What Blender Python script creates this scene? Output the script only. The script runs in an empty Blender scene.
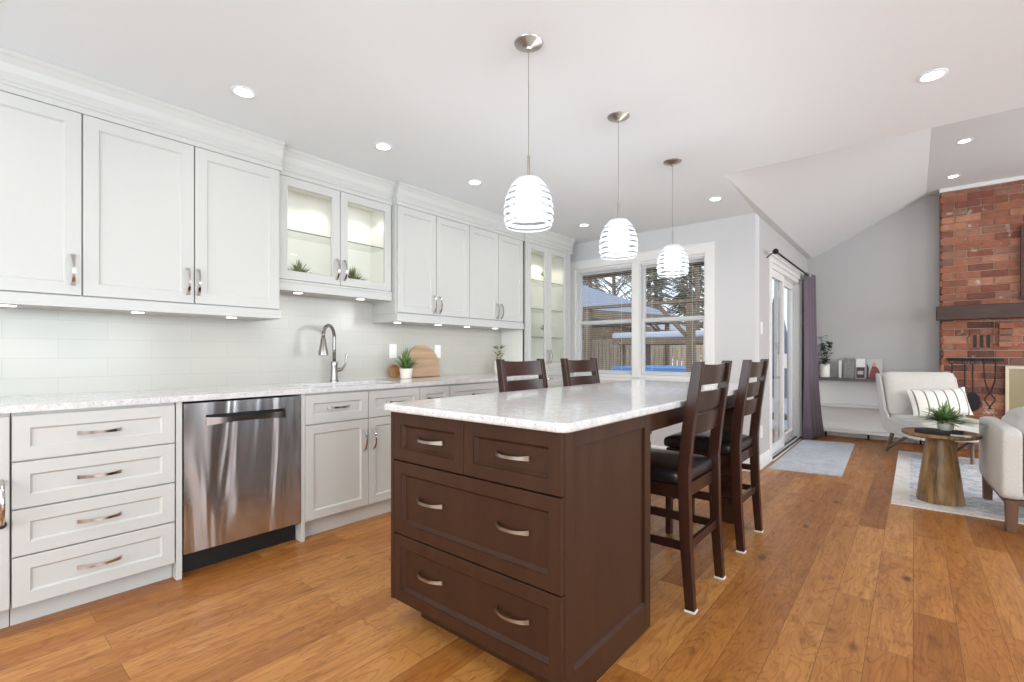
import bpy, bmesh, math, random
from mathutils import Vector, Matrix
PI = math.pi
R = math.radians
random.seed(7)
S = bpy.context.scene
COL = S.collection

# ------------------------------------------------------------------ camera, world, light, exposure
cd = bpy.data.cameras.new('camera')
cam = bpy.data.objects.new('camera', cd)
COL.objects.link(cam)
cam.location = (0, 0, 1.125)
cam.rotation_euler = (R(90), 0, R(39.9))
cd.sensor_width = 36
cd.lens = 480 / 1024 * 36
cd.shift_y = 12.5 / 1024
cd.clip_start = 0.05
S.camera = cam

S.view_settings.view_transform = 'Standard'
S.view_settings.look = 'None'
S.view_settings.gamma = 1
S.view_settings.use_curve_mapping = False
S.view_settings.exposure = 0.17
S.cycles.use_denoising = True
S.cycles.max_bounces = 10
S.cycles.diffuse_bounces = 6
S.cycles.glossy_bounces = 4
S.cycles.transmission_bounces = 8
S.cycles.transparent_max_bounces = 24
S.cycles.caustics_reflective = False
S.cycles.caustics_refractive = False
S.cycles.sample_clamp_indirect = 6

W = bpy.data.worlds.new('sky')
S.world = W
W.use_nodes = True
wn = W.node_tree
sky = wn.nodes.new('ShaderNodeTexSky')
sky.sky_type = 'NISHITA'
sky.sun_disc = False
sky.sun_elevation = R(24)
sky.sun_rotation = R(150)
sky.dust_density = 3
bg = wn.nodes['Background']
mx = wn.nodes.new('ShaderNodeMixRGB')
mx.inputs[0].default_value = 0.7
mx.inputs[2].default_value = (6.2, 6.9, 8.0, 1)
wn.links.new(sky.outputs[0], mx.inputs[1])
wn.links.new(mx.outputs[0], bg.inputs[0])
bg.inputs[1].default_value = 0.25


def area(name, loc, rot, sx, sy, power, col=(1, 1, 1), spread=180):
    l = bpy.data.lights.new(name, 'AREA')
    l.shape = 'RECTANGLE'
    l.size = sx
    l.size_y = sy
    l.energy = power
    l.color = col
    l.spread = R(spread)
    o = bpy.data.objects.new(name, l)
    COL.objects.link(o)
    o.location = loc
    o.rotation_euler = rot
    return o


# unseen fill lights added in made-up openings behind and beside the camera
FILL = (0.77, 0.90, 1.0)
area('fill_south', (-0.2, -2.45, 1.45), (R(118), 0, 0), 4.4, 1.6, 100, FILL)
area('fill_east', (3.9, 0.6, 1.45), (R(112), 0, R(90)), 3.6, 1.7, 140, FILL)
area('fill_living', (3.9, 5.9, 1.5), (R(84), 0, R(90)), 2.6, 1.8, 88, (0.93, 0.96, 1.0))


# ------------------------------------------------------------------ materials
def srgb(r, g, b):
    def f(c):
        c /= 255
        return c / 12.92 if c <= .04045 else ((c + .055) / 1.055) ** 2.4
    return (f(r), f(g), f(b), 1)


def mat(name, col, rough=.5, metal=0, spec=.5, coat=0, emis=None, estr=0, sheen=0):
    m = bpy.data.materials.new(name)
    m.use_nodes = True
    b = m.node_tree.nodes['Principled BSDF']
    b.inputs['Base Color'].default_value = col
    b.inputs['Roughness'].default_value = rough
    b.inputs['Metallic'].default_value = metal
    b.inputs['Specular IOR Level'].default_value = spec
    b.inputs['Coat Weight'].default_value = coat
    b.inputs['Coat Roughness'].default_value = .12
    b.inputs['Sheen Weight'].default_value = sheen
    if emis:
        b.inputs['Emission Color'].default_value = emis
        b.inputs['Emission Strength'].default_value = estr
    return m


class NT:
    def __init__(s, m):
        s.m = m
        s.n = m.node_tree.nodes
        s.l = m.node_tree.links
        s.b = s.n.get('Principled BSDF')

    def new(s, t, **k):
        n = s.n.new(t)
        for a, v in k.items():
            if a.startswith('i_'):
                key = a[2:]
                key = int(key) if key.isdigit() else key.replace('_', ' ')
                n.inputs[key].default_value = v
            else:
                setattr(n, a, v)
        return n

    def link(s, a, b):
        s.l.new(a, b)

    def coord(s, scale=(1, 1, 1), rot=(0, 0, 0), loc=(0, 0, 0), kind='Object'):
        tc = s.new('ShaderNodeTexCoord')
        mp = s.new('ShaderNodeMapping')
        mp.inputs['Scale'].default_value = scale
        mp.inputs['Rotation'].default_value = rot
        mp.inputs['Location'].default_value = loc
        s.link(tc.outputs[kind], mp.inputs[0])
        return mp.outputs[0]

    def ramp(s, fac, stops):
        r = s.new('ShaderNodeValToRGB')
        e = r.color_ramp.elements
        while len(e) < len(stops):
            e.new(.5)
        for x, (p, c) in zip(e, stops):
            x.position = p
            x.color = c
        s.link(fac, r.inputs[0])
        return r.outputs[0]

    def mix(s, fac, a, b, mode='MIX'):
        m = s.new('ShaderNodeMixRGB', blend_type=mode)
        for i, v in enumerate((fac, a, b)):
            if hasattr(v, 'is_output') or isinstance(v, bpy.types.NodeSocket):
                s.link(v, m.inputs[i])
            else:
                m.inputs[i].default_value = v
        return m.outputs[0]

    def noise(s, vec, scale, detail=4, rough=.55, dist=0):
        n = s.new('ShaderNodeTexNoise')
        n.inputs['Scale'].default_value = scale
        n.inputs['Detail'].default_value = detail
        n.inputs['Roughness'].default_value = rough
        n.inputs['Distortion'].default_value = dist
        s.link(vec, n.inputs['Vector'])
        return n.outputs['Fac']

    def bump(s, h, strength=.2, dist=.01):
        b = s.new('ShaderNodeBump')
        b.inputs['Strength'].default_value = strength
        b.inputs['Distance'].default_value = dist
        s.link(h, b.inputs['Height'])
        s.link(b.outputs[0], s.b.inputs['Normal'])


M = {}
M['ceiling'] = mat('ceiling_paint', srgb(232, 238, 241), .9, spec=.2)
M['wall'] = mat('wall_paint', srgb(212, 212, 212), .85, spec=.2)
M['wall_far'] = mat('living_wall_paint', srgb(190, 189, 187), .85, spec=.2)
M['white'] = mat('cabinet_paint', srgb(197, 197, 193), .38, spec=.4)
M['white_in'] = mat('cabinet_interior', srgb(236, 236, 230), .5)
M['trim'] = mat('trim_paint', srgb(238, 237, 234), .4)
M['chrome'] = mat('polished_chrome', srgb(205, 200, 195), .16, 1)
M['nickel'] = mat('brushed_nickel', srgb(178, 172, 164), .3, 1)
M['faucet_steel'] = mat('faucet_steel', srgb(150, 146, 142), .25, 1)
M['black'] = mat('black_plastic', srgb(16, 15, 15), .5)
M['iron'] = mat('black_iron', srgb(30, 27, 27), .55, .4)
M['leather'] = mat('black_leather', srgb(26, 23, 24), .32, coat=.1)
M['felt'] = mat('white_felt', srgb(225, 222, 216), .9)
M['plate'] = mat('outlet_plastic', srgb(243, 243, 241), .35)
M['ceramic'] = mat('white_ceramic', srgb(236, 232, 224), .4)
M['soil'] = mat('potting_soil', srgb(60, 45, 35), .95)
M['pale_brass'] = mat('pale_brass', srgb(200, 188, 160), .4, .3)
M['lamp'] = mat('lamp_lens', (1, 1, 1, 1), .5, emis=(1, .98, .95, 1), estr=9)
M['puck'] = mat('puck_lens', (1, 1, 1, 1), .5, emis=(1, .97, .92, 1), estr=5)
M['pend_in'] = mat('lit_frosted_glass', (1, 1, 1, 1), .5, emis=(.97, .98, 1, 1), estr=1.05)
M['snow'] = mat('snow', srgb(176, 182, 194), .8)
M['sash'] = mat('sash_vinyl', srgb(226, 226, 226), .4)
M['steel_sink'] = mat('sink_steel', srgb(150, 150, 150), .35, 1)
M['blind'] = mat('blind_slat', srgb(226, 226, 224), .5)


def m_foliage(name, a, b):
    m = mat(name, a, .55)
    t = NT(m)
    v = t.coord()
    n = t.noise(v, 30, 2)
    t.link(t.ramp(n, [(.35, a), (.65, b)]), t.b.inputs['Base Color'])
    return m


M['leaf'] = m_foliage('green_leaves', srgb(70, 105, 50), srgb(130, 160, 90))
M['leaf_dark'] = m_foliage('dark_green_leaves', srgb(30, 48, 36), srgb(70, 92, 66))
M['leaf_olive'] = m_foliage('olive_leaves', srgb(96, 108, 66), srgb(158, 164, 112))
M['fern'] = m_foliage('fern_leaves', srgb(84, 116, 66), srgb(150, 174, 116))
M['petal'] = m_foliage('pale_leaves', srgb(200, 205, 180), srgb(240, 240, 225))


def m_floor():
    m = mat('hand_scraped_wood_planks', srgb(180, 125, 75), .36, spec=.45)
    t = NT(m)
    v = t.coord(rot=(0, 0, R(90)))
    # brick rows run along world Y
    bk = t.new('ShaderNodeTexBrick', offset=.37, offset_frequency=2, squash=1)
    bk.inputs['Scale'].default_value = 1
    bk.inputs['Brick Width'].default_value = 1.15
    bk.inputs['Row Height'].default_value = .138
    bk.inputs['Mortar Size'].default_value = .0013
    bk.inputs['Mortar Smooth'].default_value = .6
    bk.inputs['Color1'].default_value = (0, 0, 0, 1)
    bk.inputs['Color2'].default_value = (1, 1, 1, 1)
    bk.inputs['Mortar'].default_value = (.5, .5, .5, 1)
    t.link(v, bk.inputs['Vector'])
    tint = t.ramp(bk.outputs['Color'], [(0, srgb(160, 100, 42)), (.35, srgb(188, 126, 62)), (.7, srgb(206, 146, 80)), (1, srgb(174, 112, 52))])
    # shift the grain plank by plank
    sep = t.new('ShaderNodeSeparateColor')
    t.link(bk.outputs['Color'], sep.inputs[0])
    mul = t.new('ShaderNodeMath', operation='MULTIPLY', i_1=37.0)
    t.link(sep.outputs[0], mul.inputs[0])
    comb = t.new('ShaderNodeCombineXYZ')
    t.link(mul.outputs[0], comb.inputs[0])
    t.link(mul.outputs[0], comb.inputs[1])
    vv = t.coord()
    add = t.new('ShaderNodeVectorMath', operation='ADD')
    t.link(vv, add.inputs[0])
    t.link(comb.outputs[0], add.inputs[1])

    def stretched(sc):
        mp = t.new('ShaderNodeMapping')
        mp.inputs['Scale'].default_value = sc
        t.link(add.outputs[0], mp.inputs[0])
        return mp.outputs[0]
    g1 = t.noise(stretched((34, 3.0, 1)), 1, 6, .65, .8)
    g2 = t.noise(stretched((5, 1.6, 1)), 1, 4, .6, 2.2)
    c = t.mix(t.ramp(g1, [(.3, (0, 0, 0, 1)), (.75, (1, 1, 1, 1))]), t.mix(1, tint, (.74, .69, .64, 1), 'MULTIPLY'), tint)
    c = t.mix(t.ramp(g2, [(.5, (0, 0, 0, 1)), (.78, (.72, .72, .72, 1))]), c, t.mix(1, c, (.60, .48, .40, 1), 'MULTIPLY'))
    # cathedral grain: contour lines of a stretched noise
    g3 = t.noise(stretched((6.5, 1.5, 1)), 1, 2, .5, .6)
    k1 = t.new('ShaderNodeMath', operation='MULTIPLY', i_1=95.0)
    t.link(g3, k1.inputs[0])
    k2 = t.new('ShaderNodeMath', operation='SINE')
    t.link(k1.outputs[0], k2.inputs[0])
    c = t.mix(t.ramp(k2.outputs[0], [(.55, (0, 0, 0, 1)), (1, (.55, .55, .55, 1))]), c, t.mix(1, c, (.66, .52, .40, 1), 'MULTIPLY'))
    fl = t.noise(stretched((120, 14, 1)), 1, 2, .6)
    c = t.mix(t.ramp(fl, [(.60, (0, 0, 0, 1)), (.70, (.8, .8, .8, 1))]), c, t.mix(1, c, (.58, .44, .34, 1), 'MULTIPLY'))
    sm = t.noise(stretched((7, 4.5, 1)), 1, 3, .6, .5)
    c = t.mix(t.ramp(sm, [(.62, (0, 0, 0, 1)), (.76, (.75, .75, .75, 1))]), c, t.mix(1, c, (.50, .36, .27, 1), 'MULTIPLY'))
    # knots
    vo = t.new('ShaderNodeTexVoronoi', feature='F1')
    vo.inputs['Scale'].default_value = 1
    t.link(stretched((5.5, 2.6, 1)), vo.inputs['Vector'])
    kn = t.ramp(vo.outputs['Distance'], [(.04, (.9, .9, .9, 1)), (.15, (0, 0, 0, 1))])
    c = t.mix(kn, c, srgb(74, 42, 24))
    c = t.mix(bk.outputs['Fac'], c, srgb(104, 62, 32))
    t.link(c, t.b.inputs['Base Color'])
    rr = t.ramp(g1, [(.3, (.45, .45, .45, 1)), (.7, (.3, .3, .3, 1))])
    t.link(rr, t.b.inputs['Roughness'])
    inv = t.new('ShaderNodeMath', operation='MULTIPLY_ADD', i_1=-1.6)
    t.link(bk.outputs['Fac'], inv.inputs[0])
    t.link(g2, inv.inputs[2])
    t.bump(inv.outputs[0], .22, .006)
    return m


M['floor'] = m_floor()


def m_wood(name, a, b, rough=.4, scale=(30, 30, 2.0), coat=0., spec=.5):
    m = mat(name, a, rough, coat=coat, spec=spec)
    t = NT(m)
    n = t.noise(t.coord(scale), 1, 5, .6, .6)
    t.link(t.ramp(n, [(.3, a), (.7, b)]), t.b.inputs['Base Color'])
    return m


M['island'] = m_wood('island_brown_stain', srgb(56, 33, 20), srgb(66, 41, 26), .46, (14, 14, 1.2), coat=.0, spec=.25)
M['chairwood'] = m_wood('chair_dark_stain', srgb(38, 19, 12), srgb(58, 29, 18), .3, (20, 20, 2), coat=.08)
M['tablewood'] = m_wood('mango_wood', srgb(70, 48, 28), srgb(172, 136, 86), .4, (20, 20, 2.2), coat=.1)
M['legwood'] = m_wood('walnut_legs', srgb(88, 58, 40), srgb(110, 76, 54), .45)
M['greywood'] = m_wood('grey_brown_legs', srgb(98, 82, 72), srgb(122, 104, 90), .5)
M['mantel'] = m_wood('dark_beam', srgb(58, 40, 34), srgb(84, 60, 50), .6, (2.0, 18, 18))
M['consoletop'] = m_wood('weathered_shelf_top', srgb(78, 70, 68), srgb(106, 98, 94), .5, (3, 20, 20))
M['board'] = m_wood('cutting_board', srgb(168, 134, 102), srgb(198, 168, 138), .5, (20, 2.0, 16))
M['board_dark'] = m_wood('dark_board', srgb(138, 96, 58), srgb(180, 132, 84), .5, (20, 2.0, 16))
M['fence'] = m_wood('weathered_fence', srgb(152, 134, 112), srgb(196, 176, 148), .8, (18, 18, 1.5))
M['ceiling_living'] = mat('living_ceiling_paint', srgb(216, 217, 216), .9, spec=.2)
M['post'] = m_wood('brown_post', srgb(96, 82, 66), srgb(128, 110, 88), .8)
M['bark'] = m_wood('bark', srgb(98, 90, 78), srgb(136, 124, 108), .9)


def m_quartz(name, base, lo):
    m = mat(name, base, .09, spec=.6)
    t = NT(m)
    v = t.coord()
    n1 = t.noise(v, 26, 6, .7, .6)
    n2 = t.noise(v, 55, 4, .7)
    n3 = t.noise(v, 150, 2, .6)
    c = t.ramp(n1, [(.36, lo), (.60, base)])
    c = t.mix(t.ramp(n2, [(.56, (0, 0, 0, 1)), (.70, (.5, .5, .5, 1))]), c, srgb(190, 186, 182))
    c = t.mix(t.ramp(n3, [(.58, (0, 0, 0, 1)), (.68, (.6, .6, .6, 1))]), c, srgb(150, 138, 126))
    t.link(c, t.b.inputs['Base Color'])
    return m


M['quartz'] = m_quartz('speckled_quartz', srgb(222, 221, 219), srgb(202, 202, 203))


def m_tile():
    m = mat('glossy_tile', srgb(226, 225, 221), .2, spec=.4)
    t = NT(m)
    tc = t.new('ShaderNodeTexCoord')
    sx = t.new('ShaderNodeSeparateXYZ')
    t.link(tc.outputs['Object'], sx.inputs[0])
    cb = t.new('ShaderNodeCombineXYZ')
    t.link(sx.outputs[1], cb.inputs[0])
    t.link(sx.outputs[2], cb.inputs[1])
    bk = t.new('ShaderNodeTexBrick', offset=.5, offset_frequency=2)
    bk.inputs['Scale'].default_value = 1
    bk.inputs['Brick Width'].default_value = .40
    bk.inputs['Row Height'].default_value = .10
    bk.inputs['Mortar Size'].default_value = .0016
    bk.inputs['Color1'].default_value = srgb(192, 189, 181)
    bk.inputs['Color2'].default_value = srgb(189, 187, 179)
    bk.inputs['Mortar'].default_value = srgb(180, 178, 170)
    t.link(cb.outputs[0], bk.inputs['Vector'])
    t.link(bk.outputs['Color'], t.b.inputs['Base Color'])
    inv = t.new('ShaderNodeMath', operation='SUBTRACT', i_0=1.0)
    t.link(bk.outputs['Fac'], inv.inputs[1])
    t.bump(inv.outputs[0], .12, .003)
    return m


M['tile'] = m_tile()


def m_steel():
    m = mat('brushed_stainless', srgb(196, 195, 196), .27, 1)
    t = NT(m)
    t.b.inputs['Anisotropic'].default_value = .75
    w = t.noise(t.coord((1, 5.5, .8)), 1, 2, .4, .9)
    t.bump(w, .7, .06)
    return m


M['steel'] = m_steel()


def m_brick():
    m = mat('old_red_brick', srgb(150, 80, 60), .85)
    t = NT(m)
    g = t.new('ShaderNodeNewGeometry')
    v = t.coord()
    c = t.ramp(g.outputs['Random Per Island'], [(0, srgb(96, 62, 56)), (.18, srgb(134, 82, 64)), (.4, srgb(166, 108, 82)),
                                                (.6, srgb(148, 90, 70)), (.8, srgb(182, 130, 102)), (1, srgb(116, 82, 72))])
    n = t.noise(v, 16, 5, .65)
    c = t.mix(t.ramp(n, [(.35, (0, 0, 0, 1)), (.7, (.7, .7, .7, 1))]), c, t.mix(1, c, (.62, .5, .46, 1), 'MULTIPLY'))
    n2 = t.noise(v, 7, 4, .7)
    c = t.mix(t.ramp(n2, [(.60, (0, 0, 0, 1)), (.68, (.8, .8, .8, 1))]), c, srgb(206, 190, 176))
    t.link(c, t.b.inputs['Base Color'])
    t.bump(t.noise(v, 60, 4), .5, .01)
    return m


M['brick'] = m_brick()
M['mortar'] = mat('mortar', srgb(166, 146, 130), .95)


def m_fabric(name, a, b, sc=160, bump=.25):
    m = mat(name, a, .9, sheen=.2, spec=.2)
    t = NT(m)
    v = t.coord()
    n = t.noise(v, sc, 3, .7)
    t.link(t.ramp(n, [(.35, a), (.65, b)]), t.b.inputs['Base Color'])
    t.bump(n, bump, .004)
    return m


M['linen'] = m_fabric('oatmeal_linen', srgb(192, 188, 181), srgb(212, 208, 201))
M['curtain'] = m_fabric('purple_curtain', srgb(104, 92, 100), srgb(118, 106, 118), 220, .1)


def m_stripe():
    m = m_fabric('striped_pillow_fabric', srgb(232, 228, 220), srgb(244, 240, 232))
    t = NT(m)
    base = t.b.inputs['Base Color'].links[0].from_socket
    tc = t.new('ShaderNodeTexCoord')
    sx = t.new('ShaderNodeSeparateXYZ')
    t.link(tc.outputs['Object'], sx.inputs[0])
    f = t.new('ShaderNodeMath', operation='MULTIPLY', i_1=11.0)
    t.link(sx.outputs[0], f.inputs[0])
    fr = t.new('ShaderNodeMath', operation='FRACT')
    t.link(f.outputs[0], fr.inputs[0])
    st = t.ramp(fr.outputs[0], [(0, (0, 0, 0, 1)), (.40, (0, 0, 0, 1)), (.43, (1, 1, 1, 1)), (.55, (1, 1, 1, 1)), (.58, (0, 0, 0, 1))])
    t.link(t.mix(st, base, srgb(132, 124, 110)), t.b.inputs['Base Color'])
    return m


M['stripe'] = m_stripe()


def m_rug(name, field, motif, edge):
    m = mat(name, field, .95, spec=.1)
    t = NT(m)
    v = t.coord()
    n = t.noise(v, 9, 6, .75, 1.2)
    n2 = t.noise(v, 70, 3, .7)
    c = t.ramp(n, [(.42, motif), (.58, field)])
    c = t.mix(t.ramp(n2, [(.4, (0, 0, 0, 1)), (.7, (.5, .5, .5, 1))]), c, edge)
    t.link(c, t.b.inputs['Base Color'])
    return m


M['mat'] = m_rug('faded_blue_grey_mat', srgb(200, 202, 206), srgb(176, 182, 192), srgb(214, 212, 208))
M['rug_field'] = m_rug('faded_rug_field', srgb(224, 222, 220), srgb(160, 172, 190), srgb(230, 226, 220))
M['rug_edge'] = m_rug('rug_border', srgb(232, 228, 220), srgb(214, 208, 200), srgb(236, 232, 226))


def m_glass(name, tint=(1, 1, 1, 1), refl=.08):
    m = bpy.data.materials.new(name)
    m.use_nodes = True
    t = NT(m)
    t.n.remove(t.b)
    out = t.n['Material Output']
    tr = t.new('ShaderNodeBsdfTransparent')
    tr.inputs[0].default_value = tint
    gl = t.new('ShaderNodeBsdfGlossy')
    gl.inputs['Roughness'].default_value = .02
    fr = t.new('ShaderNodeFresnel')
    fr.inputs[0].default_value = 1.45
    ms = t.new('ShaderNodeMixShader')
    mu = t.new('ShaderNodeMath', operation='MULTIPLY', i_1=refl / .04)
    mu.use_clamp = True
    t.link(fr.outputs[0], mu.inputs[0])
    ge = t.new('ShaderNodeNewGeometry')
    fb = t.new('ShaderNodeMath', operation='SUBTRACT', i_0=1.0)
    t.link(ge.outputs['Backfacing'], fb.inputs[1])
    m2 = t.new('ShaderNodeMath', operation='MULTIPLY')
    t.link(mu.outputs[0], m2.inputs[0])
    t.link(fb.outputs[0], m2.inputs[1])
    t.link(m2.outputs[0], ms.inputs[0])
    t.link(tr.outputs[0], ms.inputs[1])
    t.link(gl.outputs[0], ms.inputs[2])
    t.link(ms.outputs[0], out.inputs[0])
    return m


M['glass'] = m_glass('clear_glass', (.99, .995, .99, 1), .04)
M['glass_shelf'] = m_glass('shelf_glass', (.96, .975, .965, 1), .04)
M['glass_edge'] = mat('glass_edge', srgb(130, 140, 136), .2)
M['pend_clear'] = m_glass('shade_clear_band', (.76, .79, .83, 1), .06)


def m_frost():
    m = bpy.data.materials.new('shade_frosted_band')
    m.use_nodes = True
    t = NT(m)
    t.n.remove(t.b)
    out = t.n['Material Output']
    tr = t.new('ShaderNodeBsdfTransparent')
    tl = t.new('ShaderNodeBsdfTranslucent')
    df = t.new('ShaderNodeBsdfDiffuse')
    df.inputs[0].default_value = (.76, .79, .84, 1)
    tl.inputs[0].default_value = (.76, .79, .84, 1)
    a = t.new('ShaderNodeMixShader', i_0=.5)
    t.link(df.outputs[0], a.inputs[1])
    t.link(tl.outputs[0], a.inputs[2])
    b = t.new('ShaderNodeMixShader', i_0=.62)
    t.link(tr.outputs[0], b.inputs[1])
    t.link(a.outputs[0], b.inputs[2])
    t.link(b.outputs[0], out.inputs[0])
    return m


M['pend_frost'] = m_frost()


# ------------------------------------------------------------------ mesh helpers
def wloc(o):
    v = Vector((0, 0, 0))
    while o is not None:
        v += o.location
        o = o.parent
    return v


class MB:
    def __init__(s):
        s.v = []
        s.f = []

    def add(s, vs, fs):
        k = len(s.v)
        s.v += [tuple(p) for p in vs]
        s.f += [tuple(i + k for i in f) for f in fs]
        return s

    def box(s, x0, x1, y0, y1, z0, z1):
        vs = [(x0, y0, z0), (x1, y0, z0), (x1, y1, z0), (x0, y1, z0), (x0, y0, z1), (x1, y0, z1), (x1, y1, z1), (x0, y1, z1)]
        return s.add(vs, [(0, 3, 2, 1), (4, 5, 6, 7), (0, 1, 5, 4), (1, 2, 6, 5), (2, 3, 7, 6), (3, 0, 4, 7)])

    def prism(s, pts, o, u, v, n, d):
        """polygon pts (a,b) in plane o+a*u+b*v, thickened by d along n"""
        o, u, v, n = map(Vector, (o, u, v, n))
        k = len(pts)
        vs = [o + u * a + v * b for a, b in pts] + [o + u * a + v * b + n * d for a, b in pts]
        fs = [tuple(range(k))[::-1], tuple(range(k, 2 * k))] + [(i, (i + 1) % k, k + (i + 1) % k, k + i) for i in range(k)]
        return s.add(vs, fs)

    def tube(s, pts, r, n=10, cap=True):
        pts = [Vector(p) for p in pts]
        rr = r if isinstance(r, (list, tuple)) else [r] * len(pts)
        vs = []
        up = None
        for i, p in enumerate(pts):
            t = (pts[min(i + 1, len(pts) - 1)] - pts[max(i - 1, 0)]).normalized()
            if up is None:
                up = Vector((0, 0, 1)) if abs(t.z) < .9 else Vector((1, 0, 0))
            a = t.cross(up).normalized()
            b = a.cross(t).normalized()
            up = b
            for j in range(n):
                q = 2 * PI * j / n
                vs.append(p + a * math.cos(q) * rr[i] + b * math.sin(q) * rr[i])
        fs = []
        for i in range(len(pts) - 1):
            for j in range(n):
                fs.append((i * n + j, i * n + (j + 1) % n, (i + 1) * n + (j + 1) % n, (i + 1) * n + j))
        if cap:
            fs.append(tuple(range(n))[::-1])
            fs.append(tuple((len(pts) - 1) * n + j for j in range(n)))
        return s.add(vs, fs)

    def lathe(s, prof, c=(0, 0, 0), n=32, cap=True, sx=1, sy=1):
        vs = []
        for r, z in prof:
            for j in range(n):
                q = 2 * PI * j / n
                vs.append((c[0] + r * math.cos(q) * sx, c[1] + r * math.sin(q) * sy, c[2] + z))
        fs = []
        for i in range(len(prof) - 1):
            for j in range(n):
                fs.append((i * n + j, i * n + (j + 1) % n, (i + 1) * n + (j + 1) % n, (i + 1) * n + j))
        if cap:
            fs.append(tuple(range(n))[::-1])
            fs.append(tuple((len(prof) - 1) * n + j for j in range(n)))
        return s.add(vs, fs)

    def soft(s, c, size, r=.04, n=8, puff=(0, 0, 0), rot=None):
        """rounded cushion box; puff = extra bulge along each axis"""
        hx, hy, hz = size[0] / 2, size[1] / 2, size[2] / 2
        r = min(r, hx, hy, hz)
        bm = bmesh.new()
        bmesh.ops.create_cube(bm, size=2)
        bmesh.ops.subdivide_edges(bm, edges=bm.edges[:], cuts=n, use_grid_fill=True)
        vs = []
        bm.verts.ensure_lookup_table()
        for w in bm.verts:
            p = w.co
            q = Vector((p.x * hx, p.y * hy, p.z * hz))
            # push more vertices toward the rim
            i = Vector((max(-hx + r, min(hx - r, q.x)), max(-hy + r, min(hy - r, q.y)), max(-hz + r, min(hz - r, q.z))))
            d = q - i
            if d.length > 1e-9:
                q = i + d.normalized() * r
            fx, fy, fz = 1 - p.x ** 2, 1 - p.y ** 2, 1 - p.z ** 2
            q.x += puff[0] * p.x * fy * fz
            q.y += puff[1] * p.y * fx * fz
            q.z += puff[2] * p.z * fx * fy
            if rot is not None:
                q = rot @ q
            vs.append(q + Vector(c))
        fs = [tuple(x.index for x in f.verts) for f in bm.faces]
        bm.free()
        return s.add(vs, fs)

    def build(s, name, m, parent=None, smooth=False, bev=0, seg=2, local=False, autosmooth=True):
        me = bpy.data.meshes.new(name)
        off = Vector((0, 0, 0)) if (parent is None or local) else wloc(parent)
        me.from_pydata([tuple(Vector(p) - off) for p in s.v], [], s.f)
        me.update()
        bm = bmesh.new()
        bm.from_mesh(me)
        bmesh.ops.recalc_face_normals(bm, faces=bm.faces)
        bm.to_mesh(me)
        bm.free()
        o = bpy.data.objects.new(name, me)
        COL.objects.link(o)
        me.materials.append(M[m] if isinstance(m, str) else m)
        if parent is not None:
            o.parent = parent
        if smooth:
            for p in me.polygons:
                p.use_smooth = True
            if smooth == 'angle':
                me.set_sharp_from_angle(angle=R(35))
        if bev:
            b = o.modifiers.new('bevel', 'BEVEL')
            b.width = bev
            b.segments = seg
            b.limit_method = 'ANGLE'
            b.angle_limit = R(40)
        return o


def thing(name, label, cat, loc=(0, 0, 0), group=None, kind=None, rz=0):
    o = bpy.data.objects.new(name, None)
    COL.objects.link(o)
    o.location = loc
    o.rotation_euler = (0, 0, rz)
    o.empty_display_size = .1
    if kind:
        o['kind'] = kind
    else:
        o['label'] = label
        o['category'] = cat
    if group:
        o['group'] = group
    return o


def tag(o, label, cat, group=None):
    o['label'] = label
    o['category'] = cat
    if group:
        o['group'] = group
    return o


def struct(o):
    o['kind'] = 'structure'
    return o


def kids(o):
    return [c for c in bpy.data.objects if c.parent == o]


def copy_tree(o, parent=None):
    c = o.copy()
    COL.objects.link(c)
    if parent is not None:
        c.parent = parent
    for ch in kids(o):
        copy_tree(ch, c)
    return c


# ------------------------------------------------------------------ key dimensions
XW = -3.42      # wall behind the cabinets
XB = -2.80      # base cabinet fronts
XU = -3.085     # upper cabinet fronts
ZC = 2.46       # kitchen ceiling
YN = 4.98       # nook window wall
XD = -1.15      # patio door wall
YF = 7.90       # far living room wall
YE = 3.77       # end of the low ceiling
ZH = 3.08       # high ceiling
XR = 3.8
YB = -2.4

# ------------------------------------------------------------------ setting
struct(MB().box(XW - .15, XR + .15, YB - .15, YF + .15, -.06, 0).build('floor', 'floor'))
m = MB().box(XW - .15, XR + .15, YB - .15, YE, ZC, ZC + .12)
m.prism([(XW - .15, YE), (-1.082, YE), (XD - .005, YN), (XD - .005, YN + .15), (XW - .15, YN + .15)], (0, 0, ZC), (1, 0, 0), (0, 1, 0), (0, 0, 1), .12)
m.build('ceiling', 'ceiling')['kind'] = 'structure'
# sloped and high ceiling of the living room
m = MB()
m.prism([(XD - .03, ZC + .0015), (-1.085, ZC + .002), (.12, ZH), (.12, ZH + .1), (XD - .03, ZC + .12)], (0, YE, 0), (1, 0, 0), (0, 0, 1), (0, 1, 0), YF - YE + .15)
m.build('ceiling_slope', 'ceiling_living')['kind'] = 'structure'
m = MB().box(.12, XR + .15, YE, YF + .15, ZH, ZH + .1)
m.build('ceiling_high', 'ceiling_living')['kind'] = 'structure'
MB().box(XD, XR + .15, YE - .1, YE, ZC + .12, ZH + .1).build('wall_gable', 'ceiling')['kind'] = 'structure'
MB().box(XW - .15, XW, YB - .15, YN + .15, 0, ZC).build('wall_left', 'wall')['kind'] = 'structure'
MB().box(XW, XW + .012, -1.2, 3.9, .9, 1.62).build('backsplash', 'tile')['kind'] = 'structure'
# window wall with two openings
WX0, WX1, WM0, WM1, WZ0, WZ1 = -3.15, -1.612, -2.405, -2.325, .86, 2.14
m = MB()
m.box(XW, WX0, YN, YN + .15, 0, ZC)
m.box(WX1, XD, YN, YN + .15, 0, ZC)
m.box(WX0, WX1, YN, YN + .15, 0, WZ0)
m.box(WX0, WX1, YN, YN + .15, WZ1, ZC)
m.box(WM0, WM1, YN, YN + .15, WZ0, WZ1)
m.build('wall_window', 'wall')['kind'] = 'structure'
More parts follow.
